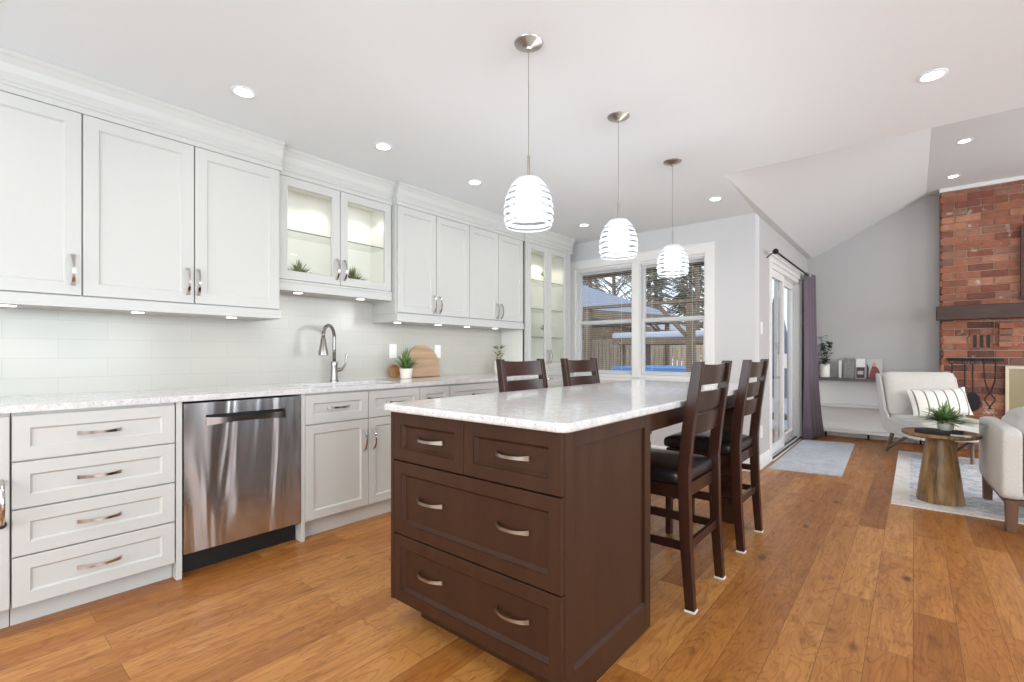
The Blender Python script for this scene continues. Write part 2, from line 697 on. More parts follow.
# patio door wall
DY0, DY1, DZ = 5.60, 7.32, 2.09
m = MB()
m.box(XD - .15, XD, YN + .15, DY0, 0, ZC + .001)
m.box(XD - .15, XD, DY1, YF + .15, 0, ZC + .001)
m.box(XD - .15, XD - .031, YN + .15, YF + .15, ZC + .001, ZC + .12)
m.box(XD - .15, XD, DY0, DY1, DZ, ZC + .001)
m.build('wall_door', 'wall_far')['kind'] = 'structure'
MB().box(XD - .15, XR + .15, YF, YF + .15, 0, ZH + .1).build('wall_far', 'wall_far')['kind'] = 'structure'
# walls beside and behind the photographer, with openings added for the fill lights
m = MB()
m.box(XW, -2.4, YB - .15, YB, 0, ZC).box(2.0, XR, YB - .15, YB, 0, ZC)
m.box(-2.4, 2.0, YB - .15, YB, 0, .6).box(-2.4, 2.0, YB - .15, YB, 2.3, ZC)
m.build('wall_back', 'wall')['kind'] = 'structure'
m = MB()
m.box(XR, XR + .15, YB, -1.2, 0, ZH).box(XR, XR + .15, 2.4, 4.6, 0, ZH).box(XR, XR + .15, 7.2, YF, 0, ZH)
m.box(XR, XR + .15, -1.2, 2.4, 0, .55).box(XR, XR + .15, -1.2, 2.4, 2.35, ZH)
m.box(XR, XR + .15, 4.6, 7.2, 0, .55).box(XR, XR + .15, 4.6, 7.2, 2.45, ZH)
m.build('wall_right', 'wall')['kind'] = 'structure'

# baseboards
BBP = [(0, 0), (.018, 0), (.018, .085), (.012, .10), (.012, .118), (0, .13)]


def baseboard(name, p, q, n):
    p, q = Vector(p), Vector(q)
    d = (q - p)
    m = MB().prism(BBP, p, n, (0, 0, 1), d.normalized(), d.length)
    struct(m.build(name, 'trim'))


baseboard('baseboard_window', (-3.05, YN, 0), (XD + .018, YN, 0), (0, -1, 0))
baseboard('baseboard_door', (XD, YN - .018, 0), (XD, 5.53, 0), (1, 0, 0))
baseboard('baseboard_door_far', (XD, 7.40, 0), (XD, YF, 0), (1, 0, 0))
baseboard('baseboard_far', (XD, YF, 0), (.25, YF, 0), (0, -1, 0))

# nook window ---------------------------------------------------
w = thing('window_1', None, None, ((WX0 + WX1) / 2, YN, WZ0), kind='structure')
m = MB()
y0, y1 = YN - .02, YN + .0
m.box(WX0 - .09, WX0, y0, y1, WZ0 - .02, WZ1).box(WX1, WX1 + .09, y0, y1, WZ0 - .02, WZ1)
m.box(WX0 - .09, WX1 + .09, y0, y1, WZ1, WZ1 + .09).box(WM0, WM1, y0, y1, WZ0, WZ1)
m.box(WX0 - .10, WX1 + .10, y0 - .008, y1, WZ1 + .085, WZ1 + .10)
m.build('casing', 'trim', w, bev=.003)
MB().box(WX0 - .11, WX1 + .11, YN - .05, YN, WZ0 - .045, WZ0 - .015).box(WX0 - .09, WX1 + .09, YN - .018, YN, WZ0 - .12, WZ0 - .045).build('sill', 'trim', w, bev=.003)
for (a, b) in ((WX0, WM0), (WM1, WX1)):
    m = MB()
    d0, d1 = YN + .045, YN + .10
    e = .014
    m.box(a + .0005, a + e, d0 - .049, d1, WZ0, WZ1).box(b - e, b - .0005, d0 - .049, d1, WZ0, WZ1)
    m.box(a + e, b - e, d0 - .049, d1, WZ0, WZ0 + .03).box(a + e, b - e, d0 - .049, d1, WZ1 - .03, WZ1)
    m.build('window_frame', 'sash', w, bev=.002)
    zm = 1.49
    m = MB()  # upper sash behind, lower sash in front
    s_ = .024
    for (yy, z0, z1) in ((d0 + .025, zm - .02, WZ1 - .03), (d0, WZ0 + .03, zm + .025)):
        m.box(a + e, a + e + s_, yy, yy + .025, z0, z1).box(b - e - s_, b - e, yy, yy + .025, z0, z1)
        m.box(a + e + s_, b - e - s_, yy, yy + .025, z0, z0 + .04).box(a + e + s_, b - e - s_, yy, yy + .025, z1 - .035, z1)
    m.build('sash', 'sash', w, bev=.002)
    m = MB()
    m.box(a + e + s_, b - e - s_, d0 + .036, d0 + .040, zm + .02, WZ1 - .065)
    m.box(a + e + s_, b - e - s_, d0 + .010, d0 + .014, WZ0 + .07, zm - .01)
    m.build('pane', 'glass', w)


def blind(a, b, label):
    t = thing('venetian_blind', label, 'blind', ((a + b) / 2, YN + .03, WZ1 - .04), 'venetian blinds in the nook window')
    MB().box(a + .005, b - .005, YN + .012, YN + .046, WZ1 - .045, WZ1 - .004).build('headrail', 'blind', t)
    m = MB()
    z = WZ1 - .065
    while z > WZ0 + .06:
        m.box(a + .02, b - .02, YN + .018, YN + .034, z - .0003, z + .0003)
        z -= .024
    m.build('slats', 'blind', t)
    MB().box(a + .02, b - .02, YN + .018, YN + .040, WZ0 + .035, WZ0 + .048).build('bottom_rail', 'blind', t)
    m = MB()
    for k in (.18, .82):
        x = a + (b - a) * k
        m.tube([(x, YN + .016, WZ0 + .04), (x, YN + .016, WZ1 - .04)], .0012, 5)
    m.build('ladder_cord', 'blind', t)


blind(WX0 + .016, WM0 - .016, 'white slatted blind, open, in the left half of the nook window')
blind(WM1 + .016, WX1 - .016, 'white slatted blind, open, in the right half of the nook window')

# patio door ----------------------------------------------------
d = thing('door_1', None, None, (XD, (DY0 + DY1) / 2, 0), kind='structure')
m = MB()
m.box(XD, XD + .018, DY0 - .075, DY0, 0, DZ).box(XD, XD + .018, DY1, DY1 + .075, 0, DZ)
m.box(XD, XD + .018, DY0 - .075, DY1 + .075, DZ, DZ + .09)
m.build('casing', 'trim', d, bev=.003)
m = MB()
m.box(XD - .13, XD, DY0, DY0 + .03, 0, DZ).box(XD - .13, XD, DY1 - .03, DY1, 0, DZ).box(XD - .13, XD, DY0 + .03, DY1 - .03, DZ - .05, DZ)
m.build('door_frame', 'trim', d, bev=.002)
m = MB().box(XD - .13, XD + .03, DY0, DY1, 0, .02)
m.build('threshold', 'sash', d)
MB().box(XD - .045, XD - .03, DY0, DY1, .02, .032).box(XD + .004, XD + .028, DY0, DY1, .02, .026).build('track', 'black', d)
for (a, b, x) in ((DY0 + .03, 6.42, XD - .04), (6.32, DY1 - .03, XD - .09)):
    m = MB()
    m.box(x - .02, x + .02, a, a + .07, .03, DZ - .05).box(x - .02, x + .02, b - .07, b, .03, DZ - .05)
    m.box(x - .02, x + .02, a + .07, b - .07, .03, .12).box(x - .02, x + .02, a + .07, b - .07, DZ - .13, DZ - .051)
    p = m.build('door_panel', 'trim', d, bev=.003)
    MB().box(x - .003, x + .003, a + .07, b - .07, .12, DZ - .13).build('pane', 'glass', p)
MB().box(XD - .02, XD + .012, 6.375, 6.395, .95, 1.12).build('handle', 'trim', d, bev=.004)


# ------------------------------------------------------------------ cabinet parts
def front_mb(o, u, v, n, w, h, t=.02, fw=.055, rd=.009, bv=.008, hole=False):
    """five-piece shaker front: o lower-left back corner; u across, v up, n outward"""
    o, u, v, n = map(Vector, (o, u, v, n))

    def P(a, b, c):
        return o + u * a + v * b + n * c
    rings = []

    def ring(i, c):
        return [P(i, i, c), P(w - i, i, c), P(w - i, h - i, c), P(i, h - i, c)]
    if hole:
        rs = [ring(0, 0), ring(0, t - .002), ring(.002, t), ring(fw, t), ring(fw + .004, t - .006), ring(fw + .004, 0)]
    else:
        rs = [ring(0, 0), ring(0, t - .002), ring(.002, t), ring(fw, t), ring(fw + .001, t - rd * .25), ring(fw + bv, t - rd)]
    vs = [p for r_ in rs for p in r_]
    fs = []
    k = len(rs)
    for i in range(k - 1):
        for j in range(4):
            fs.append((i * 4 + j, i * 4 + (j + 1) % 4, (i + 1) * 4 + (j + 1) % 4, (i + 1) * 4 + j))
    if hole:
        for j in range(4):
            fs.append((j, (j + 1) % 4, (k - 1) * 4 + (j + 1) % 4, (k - 1) * 4 + j))
    else:
        fs.append((3, 2, 1, 0))
        fs.append(tuple((k - 1) * 4 + j for j in range(4)))
    return MB().add(vs, fs)


def pull(c, u, n, parent, L=.155, rise=.030, name='handle', m='chrome'):
    """arched bow pull: c centre on the front's face, u along it, n outward"""
    c, u, n = map(Vector, (c, u, n))
    w = u.cross(n).normalized()
    N = 14
    vs = []
    for i in range(N + 1):
        s_ = i / N * 2 - 1
        hgt = rise * (1 - abs(s_) ** 2.4) + .003
        if abs(s_) > .86:
            hgt = min(hgt, rise * (1 - .86 ** 2.4) * (1 - abs(s_)) / .14 + .0)
        wid = .0052 + .0035 * abs(s_) ** 3
        th = .0045
        p = c + u * (s_ * L / 2)
        for (a, b) in ((-1, 0), (1, 0), (1, 1), (-1, 1)):
            vs.append(p + w * (wid * a) + n * (hgt + th * b if i not in (0, N) else (0 if b == 0 else .006)))
    fs = []
    for i in range(N):
        for j in range(4):
            fs.append((i * 4 + j, i * 4 + (j + 1) % 4, (i + 1) * 4 + (j + 1) % 4, (i + 1) * 4 + j))
    fs.append((3, 2, 1, 0))
    fs.append(tuple(N * 4 + j for j in range(4)))
    return MB().add(vs, fs).build(name, m, parent, smooth='angle')


G = .0015
UY, UZ, NX = (0, 1, 0), (0, 0, 1), (1, 0, 0)


def wfront(name, x, y0, y1, z0, z1, parent, fw=.052, hole=False, mname='white'):
    o = front_mb((x - .02, y0 + G, z0 + G), UY, UZ, NX, y1 - y0 - 2 * G, z1 - z0 - 2 * G, fw=fw, hole=hole).build(name, mname, parent)
    return o


def base_cab(label, y0, y1, group='white base cabinets along the left wall', toe=True, ends=()):
    t = thing('base_cabinet', label, 'cabinet', ((XW + XB) / 2, (y0 + y1) / 2, 0), group)
    m = MB().box(XW + .02, XB - .021, y0 + .001, y1 - .001, .10, .884)
    m.build('body', 'white', t)
    MB().box(XW + .05, XB - .06, y0 + .001, y1 - .001, 0, .0995).build('toe_kick', 'white', t)
    return t


t = base_cab('white base cabinet at the left edge of the picture, tall door with bow pull', -.62, .189)
dr = wfront('door', XB, -.45, .187, .090, .872, t)
hp = [(XB + .002, .162, .615), (XB + .032, .162, .605)] + [(XB + .034 + .030 * math.sin(PI * k / 8), .162, .605 - .155 * k / 8) for k in range(1, 8)] + [(XB + .032, .162, .450), (XB + .002, .162, .440)]
hd = MB().tube(hp, .0085, 10).build('handle', 'chrome', dr, smooth='angle')
MB().tube([(XB + .0005, .162, .440), (XB + .012, .162, .440)], .016, 14).build('handle_black_disc', 'black', dr)  # black disc at the lower end of the pull

t = base_cab('white base cabinet with four drawers, left of the dishwasher', .190, .755)
for (z0, z1) in ((.684, .872), (.489, .681), (.295, .486), (.088, .292)):
    dr = wfront('drawer', XB, .191, .753, z0, z1, t)
    pull((XB, .467, (z0 + z1) / 2 + (0 if z1 < .8 else .0)), UY, NX, dr)
tag(MB().box(XW + .02, XB, .757, .782, 0, .884).build('end_panel', 'white', bev=.001), 'narrow white upright panel between the four-drawer cabinet and the dishwasher', 'panel')

# dishwasher
t = thing('dishwasher', 'stainless steel dishwasher with a bar handle and black toe space', 'dishwasher', (-3.08, 1.1, 0))
MB().box(XW + .04, XB - .035, .784, 1.388, .10, .872).build('body', 'black', t)
MB().box(XW + .05, XB - .07, .784, 1.388, 0, .0995).build('toe_kick', 'black', t)
m = MB()
# door skin with a pocket behind the bar handle
y0, y1, z0, z1 = .788, 1.386, .118, .872
hy0, hy1, hz0, hz1 = .885, 1.292, .765, .808
x0, x1 = XB - .034, XB + .003
m.box(x0, x1, y0, y1, z0, hz0).box(x0, x1, y0, y1, hz1, z1).box(x0, x1, y0, hy0, hz0, hz1).box(x0, x1, hy1, y1, hz0, hz1)
# single clean front face
m = MB()
ys = [y0, hy0, hy1, y1]
zs = [z0, hz0, hz1, z1]
vs = [(x1, a, b) for b in zs for a in ys]
fs = [(j * 4 + i, j * 4 + i + 1, (j + 1) * 4 + i + 1, (j + 1) * 4 + i) for j in range(3) for i in range(3) if not (i == 1 and j == 1)]
m.add(vs, fs)
m.add([(x0, a, b) for b in (z0, z1) for a in (y0, y1)] + [(x1, a, b) for b in (z0, z1) for a in (y0, y1)],
      [(0, 1, 3, 2), (0, 4, 5, 1), (2, 3, 7, 6), (0, 2, 6, 4), (1, 5, 7, 3)])
dd = m.build('door', 'steel', t)
bm = bmesh.new(); bm.from_mesh(dd.data); bmesh.ops.remove_doubles(bm, verts=bm.verts, dist=1e-5); bm.to_mesh(dd.data); bm.free()
MB().box(x0 - .0, x1 - .028, hy0 - .002, hy1 + .002, hz0 - .002, hz1 + .002).build('handle_pocket', 'black', dd)
m = MB()
N = 12
vs = []
for i in range(N + 1):
    s_ = i / N * 2 - 1
    y = (hy0 + hy1) / 2 + s_ * (hy1 - hy0) / 2
    zc = .777 - .002 * abs(s_) ** 2
    hh = .013 + .009 * abs(s_) ** 2.5
    xo = x1 + .010 + .014 * (1 - abs(s_) ** 4)
    for (a, b) in ((0, -1), (1, -1), (1, 1), (0, 1)):
        vs.append((xo - .006 + .007 * a, y, zc + hh * b))
fs = [(i * 4 + j, i * 4 + (j + 1) % 4, (i + 1) * 4 + (j + 1) % 4, (i + 1) * 4 + j) for i in range(N) for j in range(4)] + [(3, 2, 1, 0), tuple(N * 4 + j for j in range(4))]
m.add(vs, fs).build('handle', 'chrome', dd, smooth='angle')

# sink cabinet and the drawer bases behind the island
tag(MB().box(XW + .02, XB, 1.390, 1.412, 0, .884).build('end_panel', 'white', bev=.001), 'narrow white upright panel between the dishwasher and the sink cabinet', 'panel')
t = base_cab('white sink base cabinet right of the dishwasher, two drawers over two doors', 1.413, 2.288)
for (a, b, hy) in ((1.414, 1.850, 1.815), (1.852, 2.287, 1.887)):
    dr = wfront('drawer', XB, a, b, .693, .874, t)
    pull((XB, (a + b) / 2, .787), UY, NX, dr)
    dr = wfront('door', XB, a, b, .112, .690, t)
    pull((XB, hy, .55), UZ, NX, dr, .145)
t = base_cab('narrow white base cabinet right of the sink cabinet, mostly behind the island', 2.289, 2.586)
dr = wfront('drawer', XB, 2.290, 2.585, .693, .874, t)
pull((XB, 2.43, .787), UY, NX, dr)
dr = wfront('door', XB, 2.290, 2.585, .112, .690, t)
t = base_cab('white base cabinet next to the tall glass cabinet, mostly behind the island', 2.588, 3.876)
for (a, b) in ((2.59, 3.228), (3.232, 3.874)):
    dr = wfront('drawer', XB, a, b, .693, .874, t)
    pull((XB, (a + b) / 2, .787), UY, NX, dr)
    dr = wfront('door', XB, a, b, .112, .690, t)

# countertop with a sink cut-out
CX1 = -2.785
sk = (-3.22, -2.90, 1.50, 2.18)
m = MB()
xs = [XW + .012, sk[0], sk[1], CX1]
ys = [-1.2, sk[2], sk[3], 3.895]
for i in range(3):
    for j in range(3):
        if i == 1 and j == 1:
            continue
        for z, fl in ((.915, 0), (.885, 1)):
            q = [(xs[i], ys[j], z), (xs[i + 1], ys[j], z), (xs[i + 1], ys[j + 1], z), (xs[i], ys[j + 1], z)]
            m.add(q[::-1] if fl else q, [(0, 1, 2, 3)])


def wall4(m, x0, x1, y0, y1, z0, z1):
    q = [(x0, y0), (x1, y0), (x1, y1), (x0, y1)]
    for i in range(4):
        a, b = q[i], q[(i + 1) % 4]
        m.add([(a[0], a[1], z0), (b[0], b[1], z0), (b[0], b[1], z1), (a[0], a[1], z1)], [(0, 1, 2, 3)])


wall4(m, xs[0], xs[3], ys[0], ys[3], .885, .915)
wall4(m, sk[0], sk[1], sk[2], sk[3], .885, .915)
ct = m.build('countertop', 'quartz')
bm = bmesh.new(); bm.from_mesh(ct.data); bmesh.ops.remove_doubles(bm, verts=bm.verts, dist=1e-5); bmesh.ops.recalc_face_normals(bm, faces=bm.faces); bm.to_mesh(ct.data); bm.free()
b_ = ct.modifiers.new('bevel', 'BEVEL'); b_.width = .006; b_.segments = 3; b_.limit_method = 'ANGLE'
tag(ct, 'long speckled white quartz countertop along the left wall', 'countertop')

t = thing('sink', 'undermount steel sink basin set in the long countertop', 'sink', (-3.06, 1.84, .7))
m = MB()
a = sk
r0 = [(a[0] - .02, a[2] - .02, .8845), (a[1] + .02, a[2] - .02, .8845), (a[1] + .02, a[3] + .02, .8845), (a[0] - .02, a[3] + .02, .8845)]
r1 = [(a[0], a[2], .8845), (a[1], a[2], .8845), (a[1], a[3], .8845), (a[0], a[3], .8845)]
r2 = [(a[0] + .015, a[2] + .015, .70), (a[1] - .015, a[2] + .015, .70), (a[1] - .015, a[3] - .015, .70), (a[0] + .015, a[3] - .015, .70)]
m.add(r0 + r1 + r2, [(i, (i + 1) % 4, 4 + (i + 1) % 4, 4 + i) for i in range(4)] + [(4 + i, 4 + (i + 1) % 4, 8 + (i + 1) % 4, 8 + i) for i in range(4)] + [(8, 9, 10, 11)])
m.build('basin', 'steel_sink', t)
MB().lathe([(.001, .702), (.04, .702), (.045, .706), (.03, .704), (.001, .703)], (-3.06, 1.84, 0), 20).build('drain', 'chrome', t)

# faucet
FY, FX = 1.905, -3.33
t = thing('faucet', 'tall chrome pull-down kitchen faucet behind the sink', 'faucet', (FX, FY, .915))
MB().lathe([(.031, .9155), (.031, .925), (.026, .930), (.024, .97), (.023, 1.03), (.025, 1.05), (.022, 1.065), (.001, 1.068)], (FX, FY, 0), 24).build('base', 'faucet_steel', t, smooth='angle')
pts = []
for i in range(15):
    q = i / 14
    ang = PI * q * 1.02
    pts.append((FX + .058 * (1 - math.cos(ang)), FY - .075 * (1 - math.cos(ang)), 1.245 + .085 * math.sin(ang)))
MB().tube([(FX, FY, 1.06), (FX, FY, 1.16)] + pts, [.013] * 4 + [.0125] * 13, 14).build('spout', 'faucet_steel', t, smooth=True)
ex, ey, ez = pts[-1]
MB().lathe([(.0135, .0), (.018, -.02), (.024, -.06), (.033, -.105), (.034, -.125), (.026, -.128), (.001, -.128)][::-1], (ex, ey, ez), 20).build('spray_head', 'faucet_steel', t, smooth='angle')
m = MB().tube([(FX, FY, 1.0), (FX + .03, FY + .045, 1.005)], [.016, .014], 12)
m.tube([(FX + .028, FY + .042, 1.0), (FX + .045, FY + .062, 1.04), (FX + .05, FY + .07, 1.095), (FX + .046, FY + .078, 1.12)], [.009, .008, .007, .010], 10)
m.build('lever', 'faucet_steel', t, smooth='angle')


# ------------------------------------------------------------------ upper cabinets
def upper_box(m, x1, y0, y1, z0, z1, th=.018, shelf=False):
    m.box(XW + .013, x1, y0, y0 + th, z0, z1).box(XW + .013, x1, y1 - th, y1, z0, z1)
    m.box(XW + .013, x1, y0 + th, y1 - th, z0, z0 + th).box(XW + .013, x1, y0 + th, y1 - th, z1 - th, z1)
    m.box(XW + .013, XW + .02, y0 + th, y1 - th, z0 + th, z1 - th)


GU = 'white upper cabinets on the left wall'


def puck(x, y, z, parent, power=.36, r=.028):
    o = MB().lathe([(r, .0025), (r, 0), (.001, 0)], (x, y, z), 20).build('puck_light', 'puck', parent)
    l = bpy.data.lights.new('puck_glow', 'SPOT')
    l.energy = power
    l.spot_size = R(125)
    l.spot_blend = .6
    l.shadow_soft_size = .02
    l.color = (1, .93, .82)
    lo = bpy.data.objects.new('puck_glow', l)
    COL.objects.link(lo)
    lo.location = (x, y, z - .012)
    return o


def crown_profile(x):
    # runs from the top of the doors to the ceiling
    return [(0, 2.286), (.004, 2.286), (.004, 2.312), (.010, 2.318), (.010, 2.330), (.002, 2.336), (.002, 2.352), (.012, 2.372), (.020, 2.405), (.034, 2.432), (.040, 2.440), (.040, 2.4595), (0, 2.4595)]


def crown(label, x, y0, y1):
    pts = [(a if a > 0 else -.0195, z) for a, z in crown_profile(x)]
    m = MB().prism(pts, (x, y0, 0), NX, UZ, UY, y1 - y0)
    m.box(XW + .001, x - .0197, y0, y1, 2.3005, 2.4595)
    o = m.build('crown_moulding', 'white')
    return tag(o, label, 'moulding', 'crown mouldings over the upper cabinets')


def light_rail(t, x, y0, y1, z0, z1):
    # wooden lip under the doors
    MB().box(x - .021, x + .004, y0, y1, z0 + .012, z1).box(x - .024, x + .010, y0, y1, z0, z0 + .014).box(XW + .013, x - .022, y1 - .02, y1, z0, z1).box(XW + .013, x - .022, y0, y0 + .02, z0, z1).build('light_rail', 'white', t, bev=.002)


# cabinet 1
t = thing('upper_cabinet', 'white upper cabinet run with tall plain doors at the far left', 'cabinet', (-3.25, .45, 1.4), GU)
m = MB().box(XW + .013, XU - .021, -.50, 1.400, 1.40, 2.30)
m.build('body', 'white', t)
light_rail(t, XU, -.50, 1.400, 1.345, 1.399)
MB().box(XW + .013, XU - .025, -.48, 1.379, 1.349, 1.359).build('bottom_panel', 'white', t)
for (a, b, hy) in ((-.50, -.025, None), (-.022, .447, .414), (.450, .920, .888), (.923, 1.390, .938)):
    dr = wfront('door', XU, a, b, 1.404, 2.286, t, .058)
    if hy:
        pull((XU, hy, 1.525), UZ, NX, dr, .15)
for y in (.21, .70, 1.17):
    puck(-3.25, y, 1.3462, t)
crown('crown moulding over the tall plain doors at the far left', XU, -.50, 1.405)

# cabinet 2: glass doors over the sink
X2 = -3.14
t = thing('glass_cabinet', 'short white cabinet with two glass doors above the sink', 'cabinet', (-3.28, 1.85, 1.6), GU)
m = MB()
upper_box(m, X2 - .021, 1.402, 2.288, 1.606, 2.30)
m.build('body', 'white_in', t)
MB().box(X2 - .02, X2 + .001, 1.402, 2.288, 1.538, 1.590).box(XW + .013, X2 - .02, 1.402, 1.42, 1.538, 1.605).box(XW + .013, X2 - .02, 2.27, 2.288, 1.538, 1.605).box(XW + .013, X2 + .004, 1.402, 2.288, 1.590, 1.606).build('valance', 'white', t, bev=.002)
MB().box(XW + .013, X2 - .021, 1.421, 2.269, 1.544, 1.554).build('bottom_panel', 'white', t)
for (a, b, hy) in ((1.408, 1.843, 1.815), (1.846, 2.283, 1.874)):
    dr = wfront('glass_door', X2, a, b, 1.61, 2.286, t, .056, hole=True)
    MB().box(X2 - .014, X2 - .010, a + .05, b - .05, 1.66, 2.236).build('pane', 'glass', dr)
    pull((X2, hy, 1.722), UZ, NX, dr, .15)
m = MB().box(XW + .025, X2 - .05, 1.421, 2.269, 1.945, 1.953)
sh = m.build('glass_shelf', 'glass_shelf', t)
MB().box(X2 - .05, X2 - .0485, 1.421, 2.269, 1.945, 1.953).build('shelf_edge', 'glass_edge', sh)
for y in (1.60, 2.09):
    puck(-3.27, y, 1.5412, t, .36)
for y in (1.52, 1.78, 2.14):
    puck(-3.27, y, 2.2792, t, 2.0)
crown('crown moulding stepping back over the glass doors above the sink', X2, 1.4055, 2.2875)

# cabinet 3
t = thing('upper_cabinet', 'white upper cabinet with four plain doors right of the sink', 'cabinet', (-3.25, 3.1, 1.4), GU)
MB().box(XW + .013, XU - .021, 2.292, 3.876, 1.44, 2.30).build('body', 'white', t)
light_rail(t, XU, 2.292, 3.876, 1.375, 1.439)
MB().box(XW + .013, XU - .025, 2.313, 3.855, 1.379, 1.389).build('bottom_panel', 'white', t)
for (a, b, hy) in ((2.303, 2.697, 2.667), (2.700, 3.090, 2.728), (3.093, 3.487, 3.457), (3.490, 3.872, 3.520)):
    dr = wfront('door', XU, a, b, 1.446, 2.286, t, .055)
    pull((XU, hy, 1.535), UZ, NX, dr, .15)
for y in (2.42, 2.86, 3.22, 3.62):
    puck(-3.25, y, 1.3762, t)
crown('crown moulding over the four plain doors right of the sink', XU, 2.288, 3.878)

# tall cabinet with glass doors
X4 = XU + .012
t = thing('tall_cabinet', 'tall white cabinet with narrow glass doors beside the window', 'cabinet', (-3.25, 4.3, 0), GU)
m = MB()
y0, y1 = 3.897, 4.74
m2 = MB()
upper_box(m2, X4 - .021, y0, y1, .945, 2.30)
m2.box(X4 - .04, X4 - .0205, y0, 3.925, .94, 2.30).box(X4 - .04, X4 - .0205, 4.70, y1, .94, 2.30)
m2.build('body', 'white_in', t)
MB().box(XW + .013, X4 - .021, y0, y1, .08, .944).build('lower_body', 'white', t)
MB().box(X4 - .02, X4, y0, 3.924, .08, 2.286).box(X4 - .02, X4, 4.672, y1, .08, 2.286).build('stile', 'white', t)
MB().box(XW + .013, X4 - .06, y0, y1, 0, .079).build('toe_kick', 'white', t)
for (a, b, hy) in ((3.926, 4.296, 4.272), (4.299, 4.670, 4.325)):
    dr = wfront('glass_door', X4, a, b, .955, 2.286, t, .056, hole=True)
    MB().box(X4 - .014, X4 - .010, a + .05, b - .05, 1.005, 2.236).build('pane', 'glass', dr)
    pull((X4, hy, 1.09), UZ, NX, dr, .15)
for (z0, z1) in ((.760, .940), (.50, .757), (.10, .497)):
    dr = wfront('drawer', X4, 3.926, 4.670, z0, z1, t)
    pull((X4, 4.298, (z0 + z1) / 2), UY, NX, dr)
for z in (1.30, 1.605, 1.915):
    sh = MB().box(XW + .025, X4 - .06, 3.916, 4.721, z, z + .008).build('glass_shelf', 'glass_shelf', t)
    MB().box(X4 - .06, X4 - .0585, 3.916, 4.721, z, z + .008).build('shelf_edge', 'glass_edge', sh)
for y in (4.10, 4.5):
    puck(-3.25, y, 2.2792, t, 4.5)
crown('crown moulding over the tall glass cabinet beside the window', XU + .012, 3.879, 4.775)

# outlets on the backsplash
for (y, lab, gg) in ((2.49, 'white wall outlet left of the potted grass on the backsplash', 1), (2.99, 'white wall outlet right of the round-topped cutting board', 2)):
    t = thing('wall_outlet', lab, 'outlet', (XW + .012, y, 1.15), 'outlets on the backsplash')
    MB().box(XW + .0125, XW + .018, y - .037, y + .037, 1.085, 1.205).build('plate', 'plate', t, bev=.002)
    MB().box(XW + .018, XW + .021, y - .017, y + .017, 1.11, 1.18).build('switch', 'plate', t, bev=.001)
for (y, z, lab, nm) in ((5.20, 1.375, 'white light switch on the short wall beside the patio door', 'light_switch'), (5.20, .355, 'white outlet low on the short wall beside the patio door', 'wall_outlet')):
    t = thing(nm, lab, 'switch' if 'switch' in nm else 'outlet', (XD, y, z))
    MB().box(XD + .0005, XD + .006, y - .037, y + .037, z - .06, z + .06).build('plate', 'plate', t, bev=.002)
    MB().box(XD + .006, XD + .009, y - .015, y + .015, z - .035, z + .035).build('rocker' if 'switch' in nm else 'socket', 'plate', t)


# ------------------------------------------------------------------ plants and small things
def leafy(mb, c, n, L, spread=.9, w=.012, droop=.4, seed=1, zlo=.2):
    rnd = random.Random(seed)
    c = Vector(c)
    for i in range(n):
        a = rnd.uniform(0, 2 * PI)
        el = rnd.uniform(zlo, 1.0)
        l = L * rnd.uniform(.65, 1.1)
        dh = Vector((math.cos(a), math.sin(a), 0))
        side = Vector((-dh.y, dh.x, 0))
        pts = []
        for k in range(4):
            s_ = k / 3
            out = spread * (1 - el) * l * s_ * (1 + droop * s_) + .01 * rnd.random()
            up = l * (el ** .5) * (s_ - droop * (1 - el) * s_ * s_)
            pts.append(c + dh * out + Vector((0, 0, up)))
        ww = w * rnd.uniform(.7, 1.2)
        wd = [ww * .4, ww, ww * .8, .0006]
        vs = []
        for p, q in zip(pts, wd):
            vs += [p - side * q, p + side * q]
        mb.add(vs, [(k * 2, k * 2 + 1, k * 2 + 3, k * 2 + 2) for k in range(3)])
    return mb


def broad(mb, stem_pts, n, size, seed=1, rad=.03):
    rnd = random.Random(seed)
    for i in range(n):
        k = rnd.random() * (len(stem_pts) - 1)
        a = Vector(stem_pts[int(k)])
        b = Vector(stem_pts[min(int(k) + 1, len(stem_pts) - 1)])
        p = a.lerp(b, k - int(k))
        q = rnd.uniform(0, 2 * PI)
        el = rnd.uniform(-.2, .9)
        d_ = Vector((math.cos(q) * math.cos(el), math.sin(q) * math.cos(el), math.sin(el)))
        s1 = d_.cross(Vector((0, 0, 1))).normalized()
        p = p + d_ * rad * rnd.random()
        l = size * rnd.uniform(.7, 1.2)
        vs = [p, p + d_ * l * .4 + s1 * l * .38, p + d_ * l + Vector((0, 0, -l * .15)), p + d_ * l * .4 - s1 * l * .38]
        mb.add(vs, [(0, 1, 2, 3)])
    return mb


def pot_plant(name, label, x, y, z, r, h, leaf, L, n, group=None, seed=1, w=.008, spread=.9, taper=.8, cat='plant', zlo=.2, sq=False):
    t = thing(name, label, cat, (x, y, z), group)
    MB().lathe([(r * taper * .9, z + .0008), (r * taper, z + .004), (r, z + h), (r * .9, z + h), (r * .85, z + h - .012), (.001, z + h - .012)], (x, y, 0), 4 if sq else 20).build('pot', 'ceramic', t, smooth=None if sq else 'angle')
    leafy(MB(), (x, y, z + h - .012), n, L, spread, w, .4, seed, zlo).build('foliage', leaf, t)
    return t


pot_plant('potted_grass', 'green potted grass in a white pot in front of the cutting board', -3.24, 2.50, .915, .055, .085, 'leaf', .19, 150, seed=3, w=.006, spread=.85)
